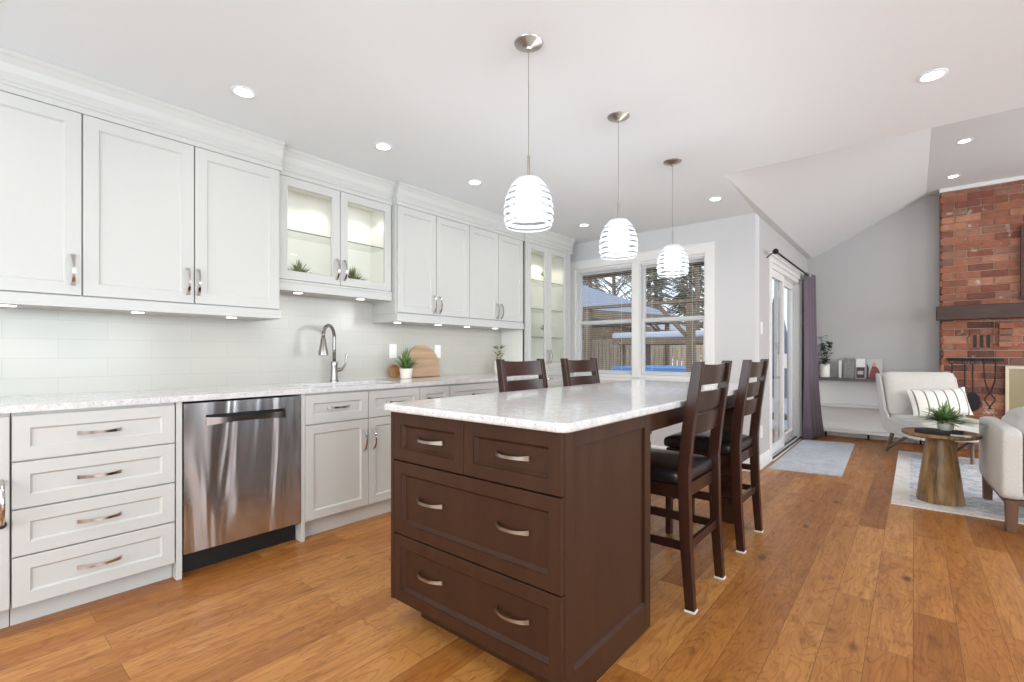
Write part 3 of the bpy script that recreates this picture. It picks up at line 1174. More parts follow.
# boards leaning on the backsplash
t = thing('cutting_board', 'large round-topped wooden cutting board leaning on the backsplash', 'cutting board', (-3.36, 2.78, .916))
pts = [(-.17, 0), (.19, 0)]
for i in range(13):
    a = PI * i / 12
    pts.append((.01 + .18 * math.cos(a), .10 + .175 * math.sin(a)))
pts = [(-.17, 0), (.19, 0)] + [(.01 + .18 * math.cos(PI * i / 14), .11 + .175 * math.sin(PI * i / 14)) for i in range(15)]
lean = Vector((-.16, 0, .987)).normalized()
nn = Vector((.987, 0, .16)).normalized()
m = MB().prism(pts, (-3.36, 2.78, .9165), UY, lean, nn, .018)
m.build('board', 'board', t, bev=.003)
t = tag(MB().prism([(.058 * math.cos(2 * PI * i / 20), .058 + .058 * math.sin(2 * PI * i / 20)) for i in range(20)], (-3.34, 2.46, .9165), UY, lean, nn, .012).build('serving_board', 'board_dark', bev=.002),
        'small round wooden board leaning behind the potted grass', 'cutting board')
t = thing('potted_plant', 'small leafy plant in a white pot at the far end of the long countertop', 'plant', (-3.27, 3.70, .915))
MB().lathe([(.035, .916), (.05, .96), (.045, 1.05), (.04, 1.05), (.001, 1.04)], (-3.27, 3.70, 0), 20).build('pot', 'ceramic', t, smooth='angle')
broad(MB(), [(-3.27, 3.70, 1.05), (-3.26, 3.69, 1.12), (-3.27, 3.71, 1.19)], 46, .05, 5, .06).build('foliage', 'leaf_olive', t)
# plants behind glass
pot_plant('grass_planter', 'low grassy plant in a white bowl behind the left glass door above the sink', -3.27, 1.605, 1.6245, .075, .035, 'leaf_olive', .13, 200, 'grassy bowls over the sink', 11, .005, .85, zlo=.1)
pot_plant('grass_planter', 'low grassy plant in a white bowl behind the right glass door above the sink', -3.25, 2.01, 1.6245, .075, .035, 'leaf_olive', .14, 200, 'grassy bowls over the sink', 12, .005, .85, zlo=.1)
for k, (y, z, lf, lab) in enumerate(((4.08, 1.924, 'petal', 'pale flowering plant on the top glass shelf of the tall cabinet, left door'),
                                     (4.46, 1.924, 'leaf_olive', 'green plant in a narrow vase on the tall cabinet top glass shelf, right door'),
                                     (4.08, 1.309, 'leaf_olive', 'bushy plant on the lowest glass shelf of the tall cabinet, left door'),
                                     (4.46, 1.309, 'leaf_dark', 'dark spiky plant on the lowest glass shelf of the tall cabinet, right door'))):
    pot_plant('shelf_plant', lab, -3.22, y, z, .035, .075, lf, .13, 110, 'plants on the glass shelves', 20 + k, .008, .75)

# ------------------------------------------------------------------ island
IX0, IX1, IY0, IY1 = -1.705, -.832, 1.235, 1.885
t = thing('kitchen_island', 'dark brown wooden kitchen island with six drawers and a seating overhang', 'kitchen island', (-1.27, 1.56, 0))
MB().box(IX0 + .02, IX1 - .02, IY0 + .02, IY1, .085, .884).build('body', 'island', t)
MB().box(IX0 + .09, IX1 - .02, IY0 + .09, IY1 - .02, 0, .0845).build('toe_kick', 'island', t)
MB().box(IX0, IX0 + .0195, IY0, IY1, .088, .884).build('left_panel', 'island', t, bev=.002)
# right end panel, framed, to the floor
EY = IY0 + .020
MB().box(IX1 - .0195, IX1 - .012, EY, IY1, .0, .884).box(IX1 - .0118, IX1, EY, EY + .052, 0, .884).box(IX1 - .0118, IX1, IY1 - .05, IY1, 0, .884) \
    .box(IX1 - .0118, IX1, EY + .0525, IY1 - .0505, .825, .884).box(IX1 - .0118, IX1, EY + .0525, IY1 - .0505, 0, .108) \
    .prism([(0, 0), (.012, 0), (0, .012)], (IX1 - .0118, EY + .0525, .108), NX, UZ, UY, IY1 - EY - .103).build('end_panel', 'island', t, bev=.0012)
UX, NY = (1, 0, 0), (0, -1, 0)


def ifront(x0, x1, z0, z1):
    return front_mb((x0 + G, IY0 + .0195, z0 + G), UX, UZ, NY, x1 - x0 - 2 * G, z1 - z0 - 2 * G, fw=.048, rd=.017, bv=.013).build('drawer', 'island', t)


xa, xb = IX0 + .020, IX1 - .001
xd = -1.264
for (a, b, pc) in ((xa, xd, -1.462), (xd, xb, -1.040)):
    dr = ifront(a, b, .679, .880)
    pull((pc, IY0 + .013, .780), UX, NY, dr, .148, name='handle', m='nickel')
for (z0, z1, zp) in ((.372, .676, .536), (.090, .369, .243)):
    dr = ifront(xa, xb, z0, z1)
    for pc in (-1.462, -1.040):
        pull((pc, IY0 + .013, zp), UX, NY, dr, .148, m='nickel')
# apron and end post carrying the overhang
MB().box(-.885, -.862, IY1 + .0005, 3.50, .790, .884).box(-1.690, -1.667, IY1 + .0005, 3.50, .790, .884).box(-1.666, -.886, 3.478, 3.496, .79, .884).build('apron', 'island', t, bev=.002)
for (a, b) in ((-1.0, -.886), (-1.666, -1.552)):
    MB().box(a, b, 3.365, 3.475, 0, .884).build('leg', 'island', t, bev=.003)


def round_slab(x0, x1, y0, y1, r, z0, z1):
    pts = []
    for (cx, cy, a0) in ((x1 - r, y0 + r, -90), (x1 - r, y1 - r, 0), (x0 + r, y1 - r, 90), (x0 + r, y0 + r, 180)):
        for k in range(7):
            a = R(a0 + 90 * k / 6)
            pts.append((cx + r * math.cos(a), cy + r * math.sin(a)))
    return MB().prism(pts, (0, 0, z0), (1, 0, 0), (0, 1, 0), (0, 0, 1), z1 - z0)


o = round_slab(-1.722, -.788, 1.190, 3.60, .045, .885, .915).build('island_countertop', 'quartz', bev=.010, seg=4)
tag(o, 'speckled white quartz slab with rounded corners on the dark island', 'countertop')


# ------------------------------------------------------------------ stools
def make_chair():
    t = thing('counter_chair', 'x', 'chair', (0, 0, 0), 'dark counter-height chairs at the island')
    # local: faces -X; width along Y
    HY = .205

    def upr(s):
        prof = [(.255, 0), (.215, 0), (.190, .30), (.180, .60), (.200, .80), (.248, 1.09), (.290, 1.09), (.250, .80), (.232, .62), (.238, .30)]
        return MB().prism(prof, (0, s * HY - .018, 0), NX, UZ, UY, .036)
    for s in (-1, 1):
        o = upr(s).build('rear_leg', 'chairwood', t, bev=.003, local=True)
        MB().box(.212, .258, s * HY - .021, s * HY + .021, 0, .008).build('foot_pad', 'felt', o, local=True)
    for s in (-1, 1):
        y = s * .195
        m = MB().prism([(-.205, 0.0), (-.170, 0.0), (-.165, .49), (-.205, .49)], (0, y - .018, 0), NX, UZ, UY, .036)
        o = m.build('front_leg', 'chairwood', t, bev=.003, local=True)
        MB().box(-.204, -.171, y - .017, y + .017, 0, .006).build('foot_pad', 'felt', o, local=True)
    m = MB()
    m.box(-.205, .200, -.187 - .01, -.187 + .008, .475, .535).box(-.205, .200, .187 - .008, .187 + .01, .475, .535)
    m.box(-.205, -.183, -.18, .18, .475, .535).box(.185, .203, -.187, .187, .475, .535)
    m.build('seat_frame', 'chairwood', t, bev=.002, local=True)
    m = MB().soft((-.01, 0, .570), (.435, .425, .075), .032, 8, (0, 0, .016))
    m.build('seat', 'leather', t, smooth=True, local=True)
    for (z, zz) in ((.27, 0), (.40, 0)):
        for s in (-1, 1):
            MB().box(-.17, .20, s * .195 - .009, s * .195 + .009, z - .018, z + .018).build('side_stretcher', 'chairwood', t, bev=.002, local=True)
    MB().box(.203, .222, -.187, .187, .25, .29).build('rear_stretcher', 'chairwood', t, bev=.002, local=True)
    MB().box(-.196, -.178, -.177, .177, .20, .24).build('footrest', 'chairwood', t, bev=.002, local=True)

    def slat(z0, z1, dip):
        m = MB()
        N = 10
        vs = []
        for i in range(N + 1):
            s_ = i / N * 2 - 1
            y = s_ * (HY - .016)
            for z in (z0, z1):
                zt = z - (dip * (1 - s_ * s_) if z == z1 else 0)
                xc = .2 + (.27 - .225) * (z - .80) / .29 + .018 + .020 * (1 - s_ * s_)
                vs += [(xc - .008, y, zt), (xc + .008, y, zt)]
        fs = []
        for i in range(N):
            a = i * 4
            b = a + 4
            fs += [(a, a + 1, b + 1, b), (a + 2, b + 2, b + 3, a + 3), (a, b, b + 2, a + 2), (a + 1, a + 3, b + 3, b + 1)]
        fs += [(0, 2, 3, 1), (N * 4, N * 4 + 1, N * 4 + 3, N * 4 + 2)]
        return m.add(vs, fs)
    for (a, b, dp) in ((.985, 1.080, .006), (.870, .955, 0), (.762, .852, 0)):
        slat(a, b, dp).build('back_slat', 'chairwood', t, smooth='angle', local=True)
    return t


c0 = make_chair()
spots = [(-.98, 2.315, 0, 'dark wood chair on the near side of the island, closest to the drawers, black seat'),
         (-.985, 3.13, 0, 'dark wood chair on the near side of the island, second and farther from the drawers'),
         (-1.66, 2.40, PI, 'dark wood chair across the island, left of the two showing only their backs'),
         (-1.66, 3.095, PI, 'dark wood chair across the island, right of the two showing only their backs')]
for i, (x, y, a, lab) in enumerate(spots):
    c = c0 if i == 0 else copy_tree(c0)
    c.location = (x, y, 0)
    c.rotation_euler = (0, 0, a)
    c['label'] = lab


# ------------------------------------------------------------------ pendants and downlights
def pendant(x, y, label):
    t = thing('pendant_lamp', label, 'lamp', (x, y, ZC), 'pendant lamps over the island')
    MB().lathe([(.001, -.030), (.010, -.030), (.014, -.022), (.040, -.012), (.060, -.004), (.062, -.0002), (.001, -.0002)], (x, y, ZC), 28).build('canopy', 'nickel', t, smooth='angle')
    MB().tube([(x, y, 1.975), (x, y, ZC - .028)], .0016, 6).build('cord', 'nickel', t)
    MB().lathe([(.001, 1.869), (.0055, 1.870), (.0055, 1.975), (.001, 1.976)], (x, y, 0), 12).build('stem', 'nickel', t, smooth='angle')
    MB().lathe([(.001, 1.708), (.048, 1.710), (.056, 1.722), (.058, 1.79), (.054, 1.84), (.040, 1.860), (.001, 1.868)], (x, y, 0), 28).build('inner_glass', 'pend_in', t, smooth='angle')

    prof = [(1.67, .096), (1.682, .102), (1.70, .1055), (1.73, .107), (1.76, .105), (1.79, .099), (1.815, .091), (1.84, .079), (1.858, .066), (1.874, .050)]

    def rad(z):
        for (za, ra), (zb, rb) in zip(prof, prof[1:]):
            if z <= zb:
                return ra + (rb - ra) * (z - za) / (zb - za)
        return prof[-1][1]
    bands = [1.67, 1.678, 1.687, 1.704, 1.716, 1.735, 1.747, 1.765, 1.777, 1.794, 1.805, 1.821, 1.831, 1.874]
    fm, cm = MB(), MB()
    for i in range(len(bands) - 1):
        z0, z1 = bands[i], bands[i + 1]
        tgt = fm if i % 2 == 0 else cm
        zs_ = [z0 + (z1 - z0) * k / 4 for k in range(5)]
        tgt.lathe([(rad(z), z) for z in zs_], (x, y, 0), 40, cap=False)
    fm.lathe([(.050, 1.874), (.03, 1.880), (.0056, 1.882)], (x, y, 0), 40, cap=False)
    fm.build('shade', 'pend_frost', t, smooth=True)
    cm.build('clear_band', 'pend_clear', t, smooth=True)
    l = bpy.data.lights.new('pendant_glow', 'POINT')
    l.energy = 7
    l.shadow_soft_size = .06
    l.color = (.97, .98, 1)
    lo = bpy.data.objects.new('pendant_glow', l)
    COL.objects.link(lo)
    lo.location = (x, y, 1.57)


pendant(-1.27, 1.63, 'glass pendant lamp nearest the camera, striped shade, leftmost in the row')
pendant(-1.275, 2.46, 'glass pendant lamp in the middle of the row of three')
pendant(-1.285, 3.28, 'glass pendant lamp farthest away, in front of the right window')


def downlight(x, y, z, label, power=5, grp='recessed ceiling lights'):
    t = thing('downlight', label, 'ceiling light', (x, y, z), grp)
    MB().lathe([(.040, -.0005), (.058, -.0005), (.058, -.004), (.046, -.007), (.040, -.004)], (x, y, z), 32, cap=False).build('trim_ring', 'ceiling', t, smooth='angle')
    MB().lathe([(.042, -.0010), (.042, -.0045), (.001, -.0045)], (x, y, z), 28).build('lens', 'lamp', t)
    l = bpy.data.lights.new('downlight_glow', 'SPOT')
    l.energy = power
    l.spot_size = R(150)
    l.spot_blend = .9
    l.shadow_soft_size = .05
    l.color = (1, .975, .94)
    lo = bpy.data.objects.new('downlight_glow', l)
    COL.objects.link(lo)
    lo.location = (x, y, z - .02)


DL = [(-2.62, 1.00, 'recessed ceiling light nearest, above the dishwasher side of the aisle'),
      (-2.62, 1.84, 'recessed ceiling light second along the cabinets, above the glass doors'),
      (-2.62, 2.68, 'recessed ceiling light third along the cabinets, left of the near pendant'),
      (-2.62, 3.50, 'recessed ceiling light fourth along the cabinets, behind the near pendant'),
      (-2.62, 4.30, 'recessed ceiling light last along the cabinets, near the nook window'),
      (-1.31, 4.30, 'recessed ceiling light by the wall corner, right of the far pendant'),
      (.07, 3.06, 'large recessed ceiling light at the right, on the low kitchen ceiling'),
      (-2.62, .1, 'recessed ceiling light out of view above the near end of the cabinets'),
      (.07, 1.2, 'recessed ceiling light out of view above the camera'),
      (-1.3, .4, 'recessed ceiling light out of view before the island'),
      (1.9, 2.2, 'recessed ceiling light out of view on the right')]
for x, y, lab in DL:
    downlight(x, y, ZC, lab, 14 if 'before the island' in lab else 5)
for x, y, lab in ((.36, 6.05, 'recessed light on the high living room ceiling, nearer one'),
                  (.338, 7.18, 'recessed light on the high living room ceiling, just above the brick chimney'),
                  (1.9, 6.05, 'recessed light on the high ceiling, out of view on the right')):
    downlight(x, y, ZH, lab, 7, 'high ceiling lights')

# ------------------------------------------------------------------ curtain and rod
t = thing('curtain_rod', 'black curtain rod with round finials over the patio door', 'curtain rod', (XD, 6.3, 2.14))
MB().tube([(-1.05, 5.36, 2.14), (-1.05, 7.62, 2.14)], .010, 12).build('rod', 'iron', t, smooth='angle')
for yy in (5.34, 7.64):
    MB().lathe([(.001, -.028), (.016, -.023), (.026, -.01), (.028, 0), (.026, .01), (.016, .023), (.001, .028)], (-1.05, yy, 2.14), 16).build('finial', 'iron', t, smooth=True)
for yy in (5.42, 7.5):
    MB().tube([(XD + .002, yy, 2.10), (-1.10, yy, 2.14), (-1.05, yy, 2.14)], .006, 8).build('bracket', 'iron', t)
t = thing('curtain', 'purple-grey curtain with metal rings drawn to the far side of the patio door', 'curtain', (-1.05, 7.4, 0))
m = MB()
N, K = 60, 10
vs = []
for j in range(K + 1):
    q = j / K
    z = 2.175 - q * 2.15
    amp = .030 + .012 * q + .055 * q ** 4
    yc0, yc1 = 7.19 - .02 * q, 7.60 + .10 * q
    for i in range(N + 1):
        s_ = i / N
        vs.append((-1.07 + .035 * s_ + .012 * q + amp * (.5 + .8 * s_) * math.sin(s_ * 2 * PI * 4 - 1.2), yc0 + (yc1 - yc0) * s_, z))
m.add(vs, [(j * (N + 1) + i, j * (N + 1) + i + 1, (j + 1) * (N + 1) + i + 1, (j + 1) * (N + 1) + i) for j in range(K) for i in range(N)])
o = m.build('panel', 'curtain', t, smooth=True)
so = o.modifiers.new('thick', 'SOLIDIFY'); so.thickness = .003
for k in range(8):
    y = 7.21 + .045 * k
    pts = [(-1.05 + .022 * math.cos(a * PI / 6), y, 2.14 + .022 * math.sin(a * PI / 6)) for a in range(13)]
    MB().tube(pts, .003, 6).build('ring', 'chrome', t, smooth=True)

# ------------------------------------------------------------------ mat and rug
o = MB().prism([(-1.085, 5.20), (-.50, 5.29), (-.555, 7.30), (-1.10, 7.22)], (0, 0, .0005), (1, 0, 0), (0, 1, 0), (0, 0, 1), .008).build('door_mat', 'mat')
tag(o, 'pale blue-grey runner mat on the floor in front of the patio door', 'rug')
t = thing('area_rug', 'large faded blue and cream rug under the living room seats', 'rug', (1.1, 5.8, 0))
MB().box(-.13, 2.4, 4.58, 7.08, .0005, .009).build('border', 'rug_edge', t)
MB().box(-.02, 2.29, 4.70, 6.96, .0091, .0105).build('field', 'rug_field', t)
m = MB()
m.box(.10, 2.17, 4.82, 4.85, .0106, .0112).box(.10, .13, 4.85, 6.81, .0106, .0112).box(2.14, 2.17, 4.85, 6.81, .0106, .0112).box(.10, 2.17, 6.81, 6.84, .0106, .0112)
m.build('inner_band', 'mat', t)

# ------------------------------------------------------------------ console shelf on the far wall
t = thing('console_shelf', 'low white open bookshelf with a dark top along the far wall', 'shelf', (-.3, 7.77, 0))
y0, y1, xa, xb = 7.66, 7.878, -1.02, .17
MB().box(xa, xb, y0 - .01, y1, .765, .800).build('top', 'consoletop', t, bev=.002)
MB().box(xa, xb, y1 - .012, y1, .10, .7645).build('back', 'trim', t)
MB().box(xa, xa + .02, y0, y1 - .0125, .08, .7645).box(xb - .02, xb, y0, y1 - .0125, .08, .7645).build('side', 'trim', t)
for z in (.08, .42):
    MB().box(xa + .0205, xb - .0205, y0, y1 - .0125, z, z + .025).build('shelf', 'trim', t, bev=.001)
for x in (xa + .1, -.45, xb - .1):
    MB().tube([(x, y0 + .14, .0), (x, y0 + .14, .0795)], .012, 8).build('leg', 'iron', t)

t = thing('potted_plant', 'dark leafy plant in a tall white pot on the console shelf beside the curtain', 'plant', (-.93, 7.74, .8))
MB().lathe([(.050, .801), (.062, .81), (.066, .98), (.058, .98), (.001, .965)], (-.93, 7.74, 0), 24).build('pot', 'ceramic', t, smooth='angle')
m = MB()
stems = [[(-.93, 7.74, .97), (-.97, 7.72, 1.15), (-.96, 7.70, 1.36)], [(-.93, 7.74, .97), (-.90, 7.75, 1.12), (-.86, 7.72, 1.26)], [(-.93, 7.74, .97), (-.93, 7.72, 1.1), (-.93, 7.68, 1.22)]]
for st in stems:
    m.tube(st, .004, 5)
m.build('stem', 'greywood', t)
m = MB()
for k, st in enumerate(stems):
    broad(m, st, 70, .055, 40 + k, .05)
m.build('foliage', 'leaf_dark', t)


def simple(name, label, cat, x0, x1, h, z, mt, y=7.72, th=.03, lean=.05, group=None):
    m = MB().prism([(0, 0), (th, 0), (th + lean, h), (lean, h)], (x0, y, z), UY, UZ, UX, x1 - x0)
    return m, tag(m.build(name, mt, bev=.001), label, cat, group)


M['grey_cover'] = m_fabric('grey_book_cover', srgb(120, 120, 118), srgb(150, 150, 146), 40, .1)
M['white_cover'] = mat('white_cover', srgb(226, 222, 220), .6)
M['photo_bg'] = mat('photo_background', srgb(186, 182, 180), .5)
M['photo_dark'] = mat('photo_dark', srgb(56, 46, 48), .5)
M['photo_red'] = mat('photo_dress', srgb(120, 62, 66), .5)
M['skin_print'] = mat('photo_skin', srgb(196, 150, 130), .5)
_, o = simple('book', 'thin white book standing beside the grey book on the console shelf', 'book', -.765, -.735, .23, .8005, 'white_cover', th=.14, lean=0)
_, o = simple('book', 'grey hardback standing face-out on the console shelf', 'book', -.715, -.595, .265, .8005, 'grey_cover')
# framed print: white above, dark scene below
t = thing('framed_print', 'small print, white above and dark below, in the middle of the console shelf', 'picture', (-.53, 7.73, .8))
MB().prism([(0, 0), (.02, 0), (.07, .255), (.05, .255)], (-.580, 7.72, .8005), UY, UZ, UX, .10).build('frame', 'white_cover', t)
MB().prism([(-.001, 0), (0, 0), (.028, .14), (.027, .14)], (-.575, 7.7198, .8055), UY, UZ, UX, .09).build('print', 'photo_dark', t)
MB().prism([(-.001, 0), (0, 0), (.010, .045), (.009, .045)], (-.560, 7.7265, .852), UY, UZ, UX, .06).build('light_patch', 'photo_bg', t)
t = thing('photo_print', 'larger photograph of a person in a red dress leaning on the console shelf, rightmost', 'picture', (-.39, 7.73, .8))
MB().prism([(0, 0), (.015, 0), (.065, .25), (.05, .25)], (-.470, 7.72, .8005), UY, UZ, UX, .165).build('sheet', 'photo_bg', t)
sl = Vector((0, .2, .98)).normalized()
o1 = (-.390, 7.7185, .8015)
MB().prism([(-.055, 0), (.06, 0), (.07, .06), (.045, .13), (.02, .16), (-.02, .16), (-.035, .10)], o1, UX, sl, (0, -1, 0), .0008).build('dress', 'photo_red', t)
MB().prism([(-.015, .16), (.018, .16), (.022, .19), (.01, .215), (-.01, .212), (-.018, .19)], o1, UX, sl, (0, -1, 0), .0008).build('face', 'skin_print', t)
MB().prism([(-.075, 0), (-.056, 0), (-.05, .14), (-.075, .2)], o1, UX, sl, (0, -1, 0), .0008).build('shadow_figure', 'photo_dark', t)

# ------------------------------------------------------------------ brick fireplace
FYF = 7.66
t = thing('brick_fireplace', 'red brick chimney wall rising to the ceiling at the right edge', 'fireplace', (1.3, 7.8, 0))
rnd = random.Random(5)
BXL, BXR = .258, 2.6
OX0, OX1, OZ = .80, 1.9, .94
MB().box(BXL + .01, BXR - .01, FYF + .012, YF - .001, 0, ZH - .002).build('mortar_core', 'mortar', t)
m = MB()
bh, bw, g_ = .073, .215, .010
row = 0
z = .004
while z < ZH - .045:
    x = BXL - (0 if row % 2 else bw / 2 + .0)
    hz = min(bh, ZH - .05 - z)
    while x < BXR:
        segs = [(max(x, BXL), min(x + bw, BXR))]
        cuts = []
        if z < OZ:
            cuts.append((OX0 - .01, OX1))
        if z + hz > 1.185 and z < 1.345:
            cuts.append((.503, .692))
        for ca, cb in cuts:
            segs = [q for a_, b__ in segs for q in (((a_, min(b__, ca)), (max(a_, cb), b__)) if (a_ < cb and b__ > ca) else ((a_, b__),))]
        if z + hz > 1.185 and z < 1.345:
            for za_, zb_ in ((z, 1.183), (1.347, z + hz)):
                if zb_ - za_ > .008 and x < .692 and x + bw > .503:
                    m.box(max(x, .503), min(x + bw, .692), FYF, FYF + .03, za_, zb_)
        for x0_, x1_ in segs:
            if x1_ - x0_ > .012:
                yo = FYF + rnd.uniform(-.006, .007)
                zz = z
                j = [rnd.uniform(-.003, .003) for _ in range(6)]
                m.add([(x0_ + j[0], yo, zz + j[1]), (x1_ + j[2], yo + j[3], zz + j[1]), (x1_ + j[2], FYF + .03, zz), (x0_, FYF + .03, zz),
                       (x0_ + j[0], yo, zz + hz + j[4]), (x1_ + j[2], yo + j[3], zz + hz + j[5]), (x1_ + j[2], FYF + .03, zz + hz), (x0_, FYF + .03, zz + hz)],
                      [(0, 3, 2, 1), (4, 5, 6, 7), (0, 1, 5, 4), (1, 2, 6, 5), (2, 3, 7, 6), (3, 0, 4, 7)])
        x += bw + g_
    row += 1
    z += bh + g_
# quoined left return
z = .004
row = 0
while z < ZH - .07:
    m.box(BXL - .012, BXL + .02, FYF + (.0 if row % 2 else .02), YF - .001, z, z + bh)
    z += bh + g_
    row += 1
bo = m.build('brickwork', 'brick', t, bev=.003, seg=1)
# three slots
for k in range(4):
    MB().box(.515 + k * .055 - .012, .515 + k * .055 + .012, FYF - .004, FYF + .03, 1.185, 1.345).build('slot_brick', 'brick', t)
for k in range(3):
    MB().box(.5275 + k * .055, .5575 + k * .055, FYF + .004, FYF + .0115, 1.19, 1.34).build('vent_slot', 'black', t)
# corbel under the mantel
m = MB()
for k, (a, b, c_) in enumerate(((1.20, 1.26, .03), (1.268, 1.328, .04), (1.336, 1.396, .055), (1.404, 1.466, .075))):
    m.box(.735, .835 + .004 * k, FYF - c_, FYF - .001 + .003, a, b)
m.build('corbel', 'brick', t, bev=.003, seg=1)
MB().box(BXL - .02, BXR, FYF - .02, YF - .001, ZH - .042, ZH - .0015).build('top_trim', 'trim', t)
o = MB().box(.205, BXR, FYF - .17, FYF - .012, 1.515, 1.675).build('mantel', 'mantel', bev=.008)
tag(o, 'dark rough wooden beam mantel across the brick chimney', 'mantel')
# dark framed piece standing above the mantel, at the edge of the picture
t = thing('picture_frame', 'dark framed panel on the bricks above the mantel, cut by the right edge', 'picture', (1.5, FYF - .05, 1.7))
MB().box(.905, .945, FYF - .05, FYF - .01, 1.72, 2.53).box(2.1, 2.14, FYF - .05, FYF - .01, 1.72, 2.53).box(.945, 2.1, FYF - .05, FYF - .01, 2.49, 2.53).box(.945, 2.1, FYF - .05, FYF - .01, 1.72, 1.76).build('frame', 'mantel', t)
MB().box(.945, 2.1, FYF - .035, FYF - .012, 1.76, 2.49).build('panel', 'black', t)
# fire screen
t = thing('fireplace_doors', 'pale metal framed fireplace doors with tan glass at the right edge', 'fireplace screen', (1.3, 7.6, 0))
MB().box(.785, .815, FYF - .045, FYF - .02, .06, .985).box(1.87, 1.90, FYF - .045, FYF - .02, .06, .985).box(.815, 1.87, FYF - .045, FYF - .02, .955, .985).box(.815, 1.87, FYF - .045, FYF - .02, .06, .10).build('frame', 'pale_brass', t, bev=.002)
M['tan_glass'] = mat('tan_glass', srgb(150, 138, 108), .12)
MB().box(.815, 1.87, FYF - .038, FYF - .026, .10, .955).build('glass_panel', 'tan_glass', t)
MB().box(.785, 1.90, FYF - .05, FYF - .016, 0, .0595).build('base_rail', 'pale_brass', t)
# fire tools
t = thing('fire_tool_rack', 'black iron bar rack fixed to the bricks with hooks', 'rack', (.54, FYF - .03, 1.0))
MB().box(.300, .775, FYF - .035, FYF - .027, 1.040, 1.072).build('bar', 'iron', t)
for x in (.33, .745):
    MB().box(x - .008, x + .008, FYF - .027, FYF - .007, 1.045, 1.068).build('bracket', 'iron', t)
HX = (.345, .455, .520, .615, .705)
for x in HX[:4]:
    MB().tube([(x, FYF - .036, 1.055), (x, FYF - .055, 1.05), (x, FYF - .058, 1.07)], .004, 6).build('hook', 'iron', t)


def tool_root(nm, lab, x):
    return thing(nm, lab, 'fire tool', (x, FYF - .06, .45), 'fire tools on the rack')


yt = FYF - .068


def handle_loop(m, x, z):
    pts = [(x + .022 * math.cos(a * PI / 8 + PI / 2), yt, z + .03 * math.sin(a * PI / 8 + PI / 2)) for a in range(17)]
    m.tube(pts, .005, 6)


t = tool_root('fire_poker', 'black iron poker, leftmost fire tool on the brick wall', HX[0])
m = MB(); handle_loop(m, HX[0], 1.03); m.tube([(HX[0], yt, 1.0), (HX[0], yt, .42)], .006, 8); m.tube([(HX[0], yt, .5), (HX[0] - .035, yt, .46), (HX[0] - .04, yt, .44)], .005, 6)
m.build('shaft', 'iron', t, smooth='angle')
t = tool_root('hearth_brush', 'black iron hearth brush, second fire tool from the left', HX[1])
m = MB(); handle_loop(m, HX[1], 1.03); m.tube([(HX[1], yt, 1.0), (HX[1], yt, .58)], .006, 8)
m.build('shaft', 'iron', t, smooth='angle')
MB().lathe([(.01, .58), (.03, .56), (.042, .42), (.001, .42)][::-1], (HX[1], yt, 0), 12).build('bristles', 'iron', t)
t = tool_root('fire_shovel', 'black iron shovel with a rounded blade, beside the tongs', HX[2] + .01)
m = MB(); handle_loop(m, HX[2], 1.03); m.tube([(HX[2], yt, 1.0), (HX[2], yt, .66)], .006, 8)
m.build('shaft', 'iron', t, smooth='angle')
MB().prism([(-.02, .02), (.02, .02), (.06, -.03), (.068, -.10), (.05, -.17), (0, -.20), (-.05, -.17), (-.068, -.10), (-.06, -.03)], (HX[2], yt - .004, .66), UX, UZ, UY, .008).build('blade', 'iron', t, bev=.002)
t = tool_root('fire_tongs', 'black iron tongs with a diamond-shaped grip, rightmost fire tool', (HX[3] + HX[4]) / 2)
cx = (HX[3] + HX[4]) / 2
for s in (-1, 1):
    m = MB().tube([(cx + s * .045, yt, 1.055), (cx + s * .048, yt, .98), (cx + s * .040, yt, .82), (cx + s * .012, yt - s * .002, .70), (cx - s * .004, yt - s * .004, .675), (cx - s * .04, yt - s * .004, .62), (cx - s * .042, yt - s * .004, .60), (cx - s * .006, yt - s * .004, .535), (cx + s * .01, yt - s * .004, .50)], .006, 8)
    m.build('arm', 'iron', t, smooth='angle')

# ------------------------------------------------------------------ lounge chair (far)
t = thing('lounge_chair', 'oatmeal armless lounge chair with splayed legs before the far shelf', 'armchair', (0, 0, 0))
# local: faces -Y, width along X
sidep = [(-.36, .235), (.20, .235), (.30, .27), (.36, .40), (.46, .88), (.42, .885), (.36, .84), (.25, .48), (.18, .40), (-.36, .36), (-.385, .30)]
for s in (-1, 1):
    m = MB().prism(sidep, (s * .365 - .014, 0, 0), UY, UZ, UX, .028)
    m.build('side_shell', 'linen', t, bev=.010, seg=3, local=True, smooth='angle')
m = MB().prism([(.24, .27), (.31, .27), (.47, .88), (.41, .89)], (-.35, 0, 0), UY, UZ, UX, .70)
m.build('back_shell', 'linen', t, bev=.012, seg=3, local=True)
m = MB().box(-.35, .35, -.375, .26, .235, .31)
m.build('seat_base', 'linen', t, bev=.02, seg=3, local=True)
MB().soft((0, -.06, .365), (.695, .66, .13), .045, 10, (0, 0, .02)).build('seat_cushion', 'linen', t, smooth=True, local=True)
rt = Matrix.Rotation(R(-14), 3, 'X')
MB().soft((0, .315, .65), (.685, .13, .52), .05, 10, (0, .025, .0), rt).build('back_cushion', 'linen', t, smooth=True, local=True)
for s in (-1, 1):
    MB().tube([(s * .22, -.14, .236), (s * .15, -.27, .0)], [.020, .014], 10).build('leg', 'greywood', t, local=True, smooth='angle')
    MB().tube([(s * .31, .22, .236), (s * .335, .30, .0)], [.020, .014], 10).build('leg', 'greywood', t, local=True, smooth='angle')
    MB().tube([(s * .334, .29, .03), (s * .30, -.06, .236)], [.014, .018], 8).build('brace', 'greywood', t, local=True, smooth='angle')
t.location = (.20, 6.84, .0095)
t.rotation_euler = (0, 0, R(27))
